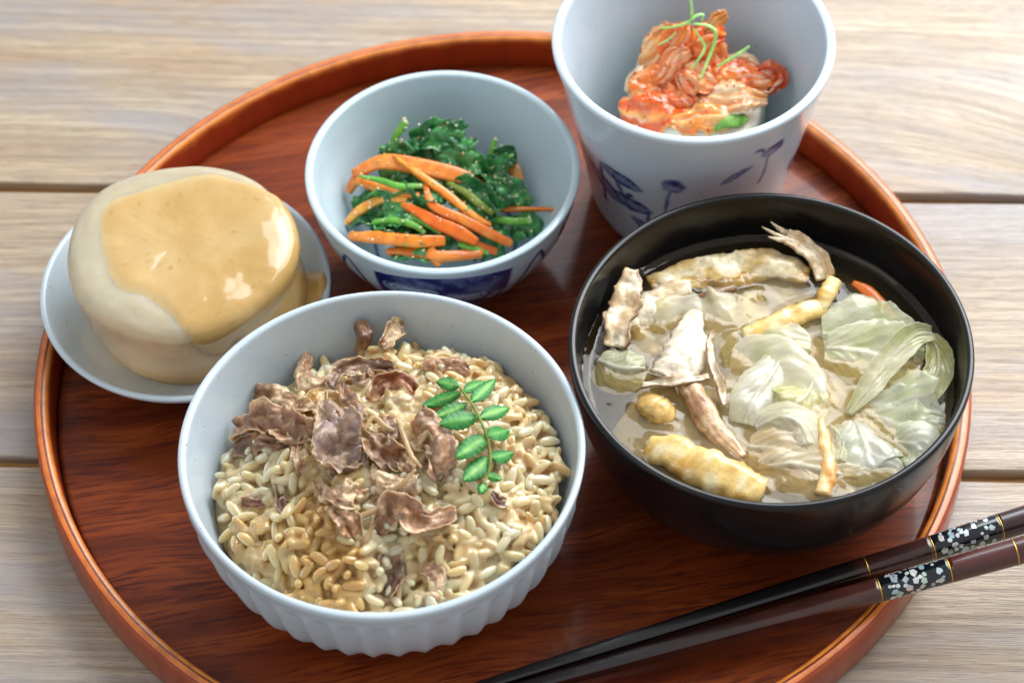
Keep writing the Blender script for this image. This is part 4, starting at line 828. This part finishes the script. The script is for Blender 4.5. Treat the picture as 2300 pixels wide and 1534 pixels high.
for q in kc.values():
    if random.random() > .28: continue
    a = random.uniform(0, 6.28); r1, r2 = random.uniform(.03, .07), random.uniform(.02, .045); cx_, sx_ = math.cos(a), math.sin(a); tz = random.uniform(-.03, .03)
    V += [q+np.array([cx_*r1*i-sx_*r2*j, sx_*r1*i+cx_*r2*j, .012+tz*i+dz]) for dz in (0, .012) for (i, j) in ((-1, -.6), (.9, -1), (1, .7), (-.7, 1))]
    F += [tuple(off+i for i in f) for f in ((3, 2, 1, 0), (4, 5, 6, 7), (0, 1, 5, 4), (1, 2, 6, 5), (2, 3, 7, 6), (3, 0, 4, 7))]; off += 8
tag(obj('chilli_flakes', mesh('chilli_flakes', V, F, np.tile(H('#b8300c'), (len(V), 1)), smooth=False, mats=[KIM])), 'tiny red chilli flakes sticking to the kimchi', 'chilli flakes', kind='stuff')
GN = 'scallion curls on the kimchi'
NEG = [
 ([(970, 165, 7.0), (985, 100, 7.4), (980, 20, 7.9), (965, -40, 8.3)], .07, 'thin scallion curl standing up past the top of the kimchi'),
 ([(780, 190, 6.8), (870, 180, 7.0), (960, 150, 7.2), (1010, 110, 7.4), (1060, 100, 7.4), (1050, 140, 7.2)], .085, 'scallion curl looping over the top left'),
 ([(990, 160, 7.2), (1080, 170, 7.2), (1140, 210, 7.0), (1130, 300, 6.6), (1080, 430, 6.2), (1040, 530, 5.9)], .095, 'long scallion curl hanging down the front of the heap'),
 ([(980, 460, 6.0), (1040, 380, 6.4), (1070, 310, 6.6), (1030, 240, 6.9), (1000, 190, 7.1)], .075, 'scallion curl bending beside the long one'),
 ([(1150, 445, 5.9), (1230, 400, 6.1), (1310, 350, 6.3), (1365, 310, 6.5)], .10, 'straight scallion piece pointing to the right'),
 ([(760, 300, 6.3), (820, 270, 6.5), (880, 220, 6.8)], .06, 'short scallion thread on the upper left kimchi'),
]
for i, (pts, r_, lab) in enumerate(NEG):
    item('scallion_curl', lab, 'scallion', sweep(KP(pts), [r_*.45, r_*.65, r_*.65, r_*.4], [r_*.25, r_*.35, r_*.35, r_*.25], 34, 10, rough=.12, seed=i, cf=lambda t, th, p: mix(H('#8fd44e'), H('#c4eaa0'), .5+.5*nz(p[0]*1.5, p[1]*1.5, p[2]*1.5))), LEAF, GN)
item('green_leaf_bit', 'bright green leaf bit tucked at the front of the tofu', 'leaf', sheet(KP([(1130, 850, 4.9), (1200, 800, 5.2), (1300, 790, 5.1), (1330, 830, 4.9)]), [.15, .28, .3, .2], 24, 11, .06, curl=-.6, ruf=.05, seed=121, cf=lambda u, v, p: mix(H('#5a9a34'), H('#8fc05a'), .5+.5*nz(p[0]*3, p[1]*3))), LEAF)
# ------------------------------------------------------------------ daikon with miso
DZ0, DZ1 = 1.4, 5.0
dc0 = P(425, 708, 1.5); dc1 = P(402, 545, DZ1)
dprof = [(2.2, 0.0), (2.75, .05), (2.98, .3), (3.18, .9), (3.4, 1.8), (3.58, 2.6), (3.66, 3.05), (3.6, 3.32), (3.42, 3.5), (3.1, 3.58), (2.4, 3.6), (1.4, 3.6), (.5, 3.6)]
dp = catmull(dprof, (len(dprof)-1)*6+1); nd = 144; ths = np.linspace(0, 2*math.pi, nd, endpoint=False)
ss = np.concatenate([[0], np.cumsum(np.linalg.norm(np.diff(dp, axis=0), axis=1))]); ssm = ss[-1]
def dpos(k, j, off=0.0):
    r, h = dp[k]; a = ths[j]; t = h/3.6
    k0, k1 = max(0, k-1), min(len(dp)-1, k+1); tg = dp[k1]-dp[k0]; nr, nh = tg[1], -tg[0]; ln = math.hypot(nr, nh)+1e-9; nr, nh = nr/ln, nh/ln
    rr = r*(1+.018*math.sin(3*a+.5)+.012*math.sin(5*a+2))+nr*off; hh = h+nh*off+(.05*math.sin(a*2+1)+.04*nz(math.cos(a)*2, math.sin(a)*2, r))*t*min(1, r/3)
    return np.array([mix(dc0[0], dc1[0], t)+rr*math.cos(a), mix(dc0[1], dc1[1], t)+rr*math.sin(a), DZ0+hh])
V = []; C = []; F = []
for k in range(len(dp)):
    for j in range(nd):
        q = dpos(k, j, .02*nz(k*.2, j*.15)); V.append(q); h = dp[k][1]/3.6
        c = mix(H('#d6a250'), H('#e4c8a0'), sstep(0, .5, h+.12*nz(ths[j]*2, h*3))); c = mix(c, H('#e6dcc0'), sstep(.74, .97, h)); c = mix(c, H('#ece2c6'), .35*sstep(.15, .5, fb(ths[j]*7, h*9, 3))*sstep(.6, .9, h)); C.append(c)
for k in range(len(dp)-1):
    for j in range(nd): F.append((k*nd+j, k*nd+(j+1) % nd, (k+1)*nd+(j+1) % nd, (k+1)*nd+j))
V = np.array(V); V, F = cap(V, F, nd, len(dp)-1); C.append(C[-1]); V, F = cap(V, F, nd, 0, flip=True); C.append(C[0])
tag(obj('simmered_daikon', mesh('simmered_daikon', V, F, C, mats=[DAIK])), 'thick translucent round of simmered daikon on the shallow dish', 'daikon')
def sauce_t(k, j):
    r, h = dp[k]; a = ths[j]; s = ss[k]
    x, y = r*math.cos(a), r*math.sin(a)
    # how far the sauce reaches from the centre, over the top and down the side, for each direction
    dg = (math.degrees(a)+180) % 360-180
    D = np.interp(dg, [-180, -150, -120, -100, -90, -82, -74, -66, -58, -50, -42, -30, -12, -2, 8, 16, 26, 38, 60, 90, 130, 162, 180], [2.75, 2.6, 2.6, 2.85, 3.15, 3.9, 4.9, 5.2, 4.7, 5.6, 7.6, 8.8, 8.6, 7.0, 6.6, 7.4, 5.0, 3.9, 3.2, 2.95, 2.9, 2.85, 2.75])
    D += .10*math.sin(a*5+1)+.14*nz(math.cos(a)*2.2, math.sin(a)*2.2, 4.4)
    return sstep(0, .75, D+.1-(ssm-s+.5))
V = []; F = []; C = []
for k in range(len(dp)):
    for j in range(nd):
        t = sauce_t(k, j); r, h = dp[k]; a = ths[j]; x, y = r*math.cos(a), r*math.sin(a)
        th_ = -.04+t*(.11+.04*nz(x*.8, y*.8, h*.8)+.012*nz(x*3.1, y*3.1, h*2))
        th_ += t*.22*sstep(2.8, 1.6, h)*(1-.8*sstep(.5, .0, h))
        da = abs((a-math.radians(-12)+math.pi) % (2*math.pi)-math.pi); th_ += t*.45*sstep(2.6, .8, h)*sstep(.75, .25, da)
        d = math.hypot(x+.1, y-.3); th_ += .035*math.exp(-(d/.3)**2) if h > 3.5 else 0
        V.append(dpos(k, j, th_)); c = mix(H('#cca765'), H('#d6b67c'), sstep(-.4, .4, fb(x*.4, y*.4, h*.6))); c = mix(c, H('#a8742c'), .45*sstep(.55, .68, nz(x*8, y*8, h*8))); c = mix(H('#d6c294') if h > 3 else H('#c89c60'), c, sstep(.1, 1.0, t)); c = mix(c, H('#b87c24'), .45*sstep(2.9, 1.2, h)); C.append(c)
idx = [[sauce_t(k, j) > .005 for j in range(nd)] for k in range(len(dp))]
for k in range(len(dp)-1):
    for j in range(nd):
        j2 = (j+1) % nd
        if idx[k][j] or idx[k][j2] or idx[k+1][j] or idx[k+1][j2]: F.append((k*nd+j, k*nd+j2, (k+1)*nd+j2, (k+1)*nd+j))
V = np.array(V); V, F = cap(V, F, nd, len(dp)-1); C.append(C[-1])
ms = thing('miso_sauce', dc1, 'glossy golden miso sauce poured over the daikon and running down its right side', 'sauce')
me = mesh('sauce_coat', V, F, C, mats=[MISO]); part('sauce_coat', me, ms)
pc = P(672, 672, 2.0); V = []; F = []; C = []; nr = 16; nt = 56
for i in range(nr+1):
    for j in range(nt):
        a = 2*math.pi*j/nt; rr = i/nr; R_ = (1.0+.16*math.sin(2*a+.6)+.12*math.sin(3*a+2))*1.15
        x, y = pc[0]-.35+R_*rr*math.cos(a)*1.0, pc[1]-.1+R_*rr*math.sin(a)*1.15
        rd = math.hypot(x-DC[0], y-DC[1]); base = float(np.interp(rd, [0, 1.6, 2.8, 3.6, 4.2, 4.5], [1.34, 1.36, 1.5, 1.9, 2.45, 2.8]))
        V.append((x, y, base-.04+.85*(1-rr**2.6)**.8*(1-.35*rr)+.03*nz(x*3, y*3))); C.append(mix(H('#d89c3e'), H('#e8c078'), .5+.5*nz(x*2, y*2)))
for i in range(nr):
    for j in range(nt): F.append((i*nt+j, (i+1)*nt+j, (i+1)*nt+(j+1) % nt, i*nt+(j+1) % nt))
part('sauce_pool', mesh('sauce_pool', V, F, C, mats=[MISO]), ms)
# ------------------------------------------------------------------ chopsticks
M = Mat('dark_chopstick_lacquer'); o = M.objc(); a = M.attr('Col').outputs[0]
gn = M.noise(M.mapv(o, (60, 260, 260), rot=(0, 0, math.radians(-13))), 1.0, 3)
M.p(base=M.mixc(1.0, a, M.ramp(gn, [(.3, .6), (.7, 1.3)]), 'MULTIPLY'), rough=.26, coat=.5, coatr=.1); STICK = M.m
M = Mat('black_inlay_lacquer'); M.p(base=H('#0c1218'), rough=.12, coat=.6, coatr=.05); INLAY = M.m
M = Mat('mother_of_pearl'); ri = M.n('ObjectInfo').outputs['Random']
M.p(base=M.ramp(ri, [(0, H('#dfe9ee')), (.25, H('#9fc0cc')), (.45, H('#e9d3da')), (.6, H('#b4cdbd')), (.8, H('#f2f4f4')), (1, H('#8aa6b8'))]), rough=.2, metal=.35, coat=.6); SHELL = M.m
def chopstick(tip_px, rest_px, dl, dr, rings, band, label, bodies):
    A, B = P(tip_px[0], tip_px[1], FZ+.24), P(rest_px[0], rest_px[1], 1.79+.40); D = unit(B-A)
    A2 = A-D*dl; L = np.linalg.norm(B-A)+dl+dr
    if A2[2] < FZ+.17: A2 = A2+np.array([0, 0, FZ+.17-A2[2]])
    root = thing('chopstick', A2, label, 'chopstick', 'pair of chopsticks')
    sv = unit(np.cross(D, np.array([0, 0, 1.0]))); uv = np.cross(sv, D)
    half = lambda s: .17+.25*min(1, (s/L)**.9*1.05)
    def pw(s): return 3.6-1.2*sstep(.45*L, .7*L, s)
    def ringpts(s, k, ns=28):
        h = half(s)*k; p = pw(s); out = []
        for j in range(ns):
            th = 2*math.pi*j/ns+.12; c, q = math.cos(th), math.sin(th)
            out.append(A2+D*s+sv*math.copysign(abs(c)**(2/p), c)*h+uv*math.copysign(abs(q)**(2/p), q)*h)
        return out
    def seg(name, s0, s1, n, mat, k=1.0, col=None, par=None, round_=False):
        V = []; F = []; C = []; ns = 28
        for i in range(n+1):
            s = s0+(s1-s0)*i/n; kk = k*(1-.12*(1-math.sin(math.pi*i/n)) if round_ else 1)
            V += ringpts(s, kk); C += [col(s)]*ns if col else []
        V = np.array(V)
        for i in range(n):
            for j in range(ns): F.append((i*ns+j, i*ns+(j+1) % ns, (i+1)*ns+(j+1) % ns, (i+1)*ns+j))
        V, F = cap(V, F, ns, n); V, F = cap(V, F, ns, 0, flip=True)
        if C: C += [C[-1], C[0]]
        return part(name, mesh(name, V, F, C or None, mats=[mat]), par or root)
    def s_at(px, py):
        # arc position whose projection is nearest the pixel
        best = min(np.linspace(0, L, 1500), key=lambda s: (lambda v: (PW/2+FPX*(v@CR)/(v@CD)-px)**2)(A2+D*s-CAM)); return best
    rs = [s_at(*r) for r in rings]; b0, b1 = rs[band[0]], rs[band[1]]
    seg('shaft', 0, b0, 90, STICK, 1.0, lambda s: mix(H(bodies[0]), H(bodies[1]), sstep(rs[0]-.6, rs[0]+.05, s) if band[0] else sstep(b0-9, b0-1, s)))
    bd = seg('inlay_band', b0, b1, 24, INLAY, 1.003); seg('handle_end', b1, L, 40, STICK, 1.0, lambda s: H(bodies[2]))
    for r in rs: seg('gold_ring', r-.035, r+.035, 4, GOLD, 1.035, round_=True)
    placed = []; tries = 0
    while len(placed) < 75 and tries < 4000:
        tries += 1; s = random.uniform(b0+.25, b1-.25); f = random.uniform(0, 2*math.pi); rr = random.uniform(.055, .14)
        if any((s-p[0])**2+((((f-p[1]+math.pi) % (2*math.pi))-math.pi)*half(s)*1.1)**2 < ((rr+p[2])*.80)**2 for p in placed): continue
        placed.append((s, f, rr)); ng = random.choice((4, 5, 5, 6)); pts = []; a0 = random.uniform(0, 6)
        for e in range(ng):
            aa = a0+2*math.pi*e/ng+random.uniform(-.25, .25); ds = rr*math.cos(aa)*random.uniform(.8, 1.15); df = rr*math.sin(aa)/half(s)*random.uniform(.8, 1.1)
            p = pw(s+ds); c, q = math.cos(f+df), math.sin(f+df); h = half(s+ds); lo = []
            base = A2+D*(s+ds); d = sv*math.copysign(abs(c)**(2/p), c)*h+uv*math.copysign(abs(q)**(2/p), q)*h
            pts.append((base+d*.99, base+d*1.03))
        ctr = sum(p[1] for p in pts)/ng; cd_ = A2+D*s; ctr = ctr+unit(ctr-cd_)*.006
        V = [p[0] for p in pts]+[p[1] for p in pts]+[ctr]; F = [(e, (e+1) % ng, ng+(e+1) % ng, ng+e) for e in range(ng)]+[(ng+e, ng+(e+1) % ng, 2*ng) for e in range(ng)]
        part('shell_chip', mesh('shell_chip', V, F, mats=[SHELL], smooth=False), bd)
    return root
chopstick((1152, 1523), (2060, 1243), 1.2, 6.0, [(1945, 1278), (2093, 1233), (2245, 1187)], (1, 2), 'upper dark chopstick, nearer the soup bowl, with shell inlay band', ('#120d0d', '#3a1e1a', '#32191a'))
chopstick((1309, 1523), (2000, 1331), 3.0, 7.6, [(1975, 1338), (2131, 1296), (2279, 1254)], (0, 1), 'lower dark chopstick, nearer the bottom corner, with shell inlay band', ('#1a1010', '#4a2620', '#4a1f1c'))
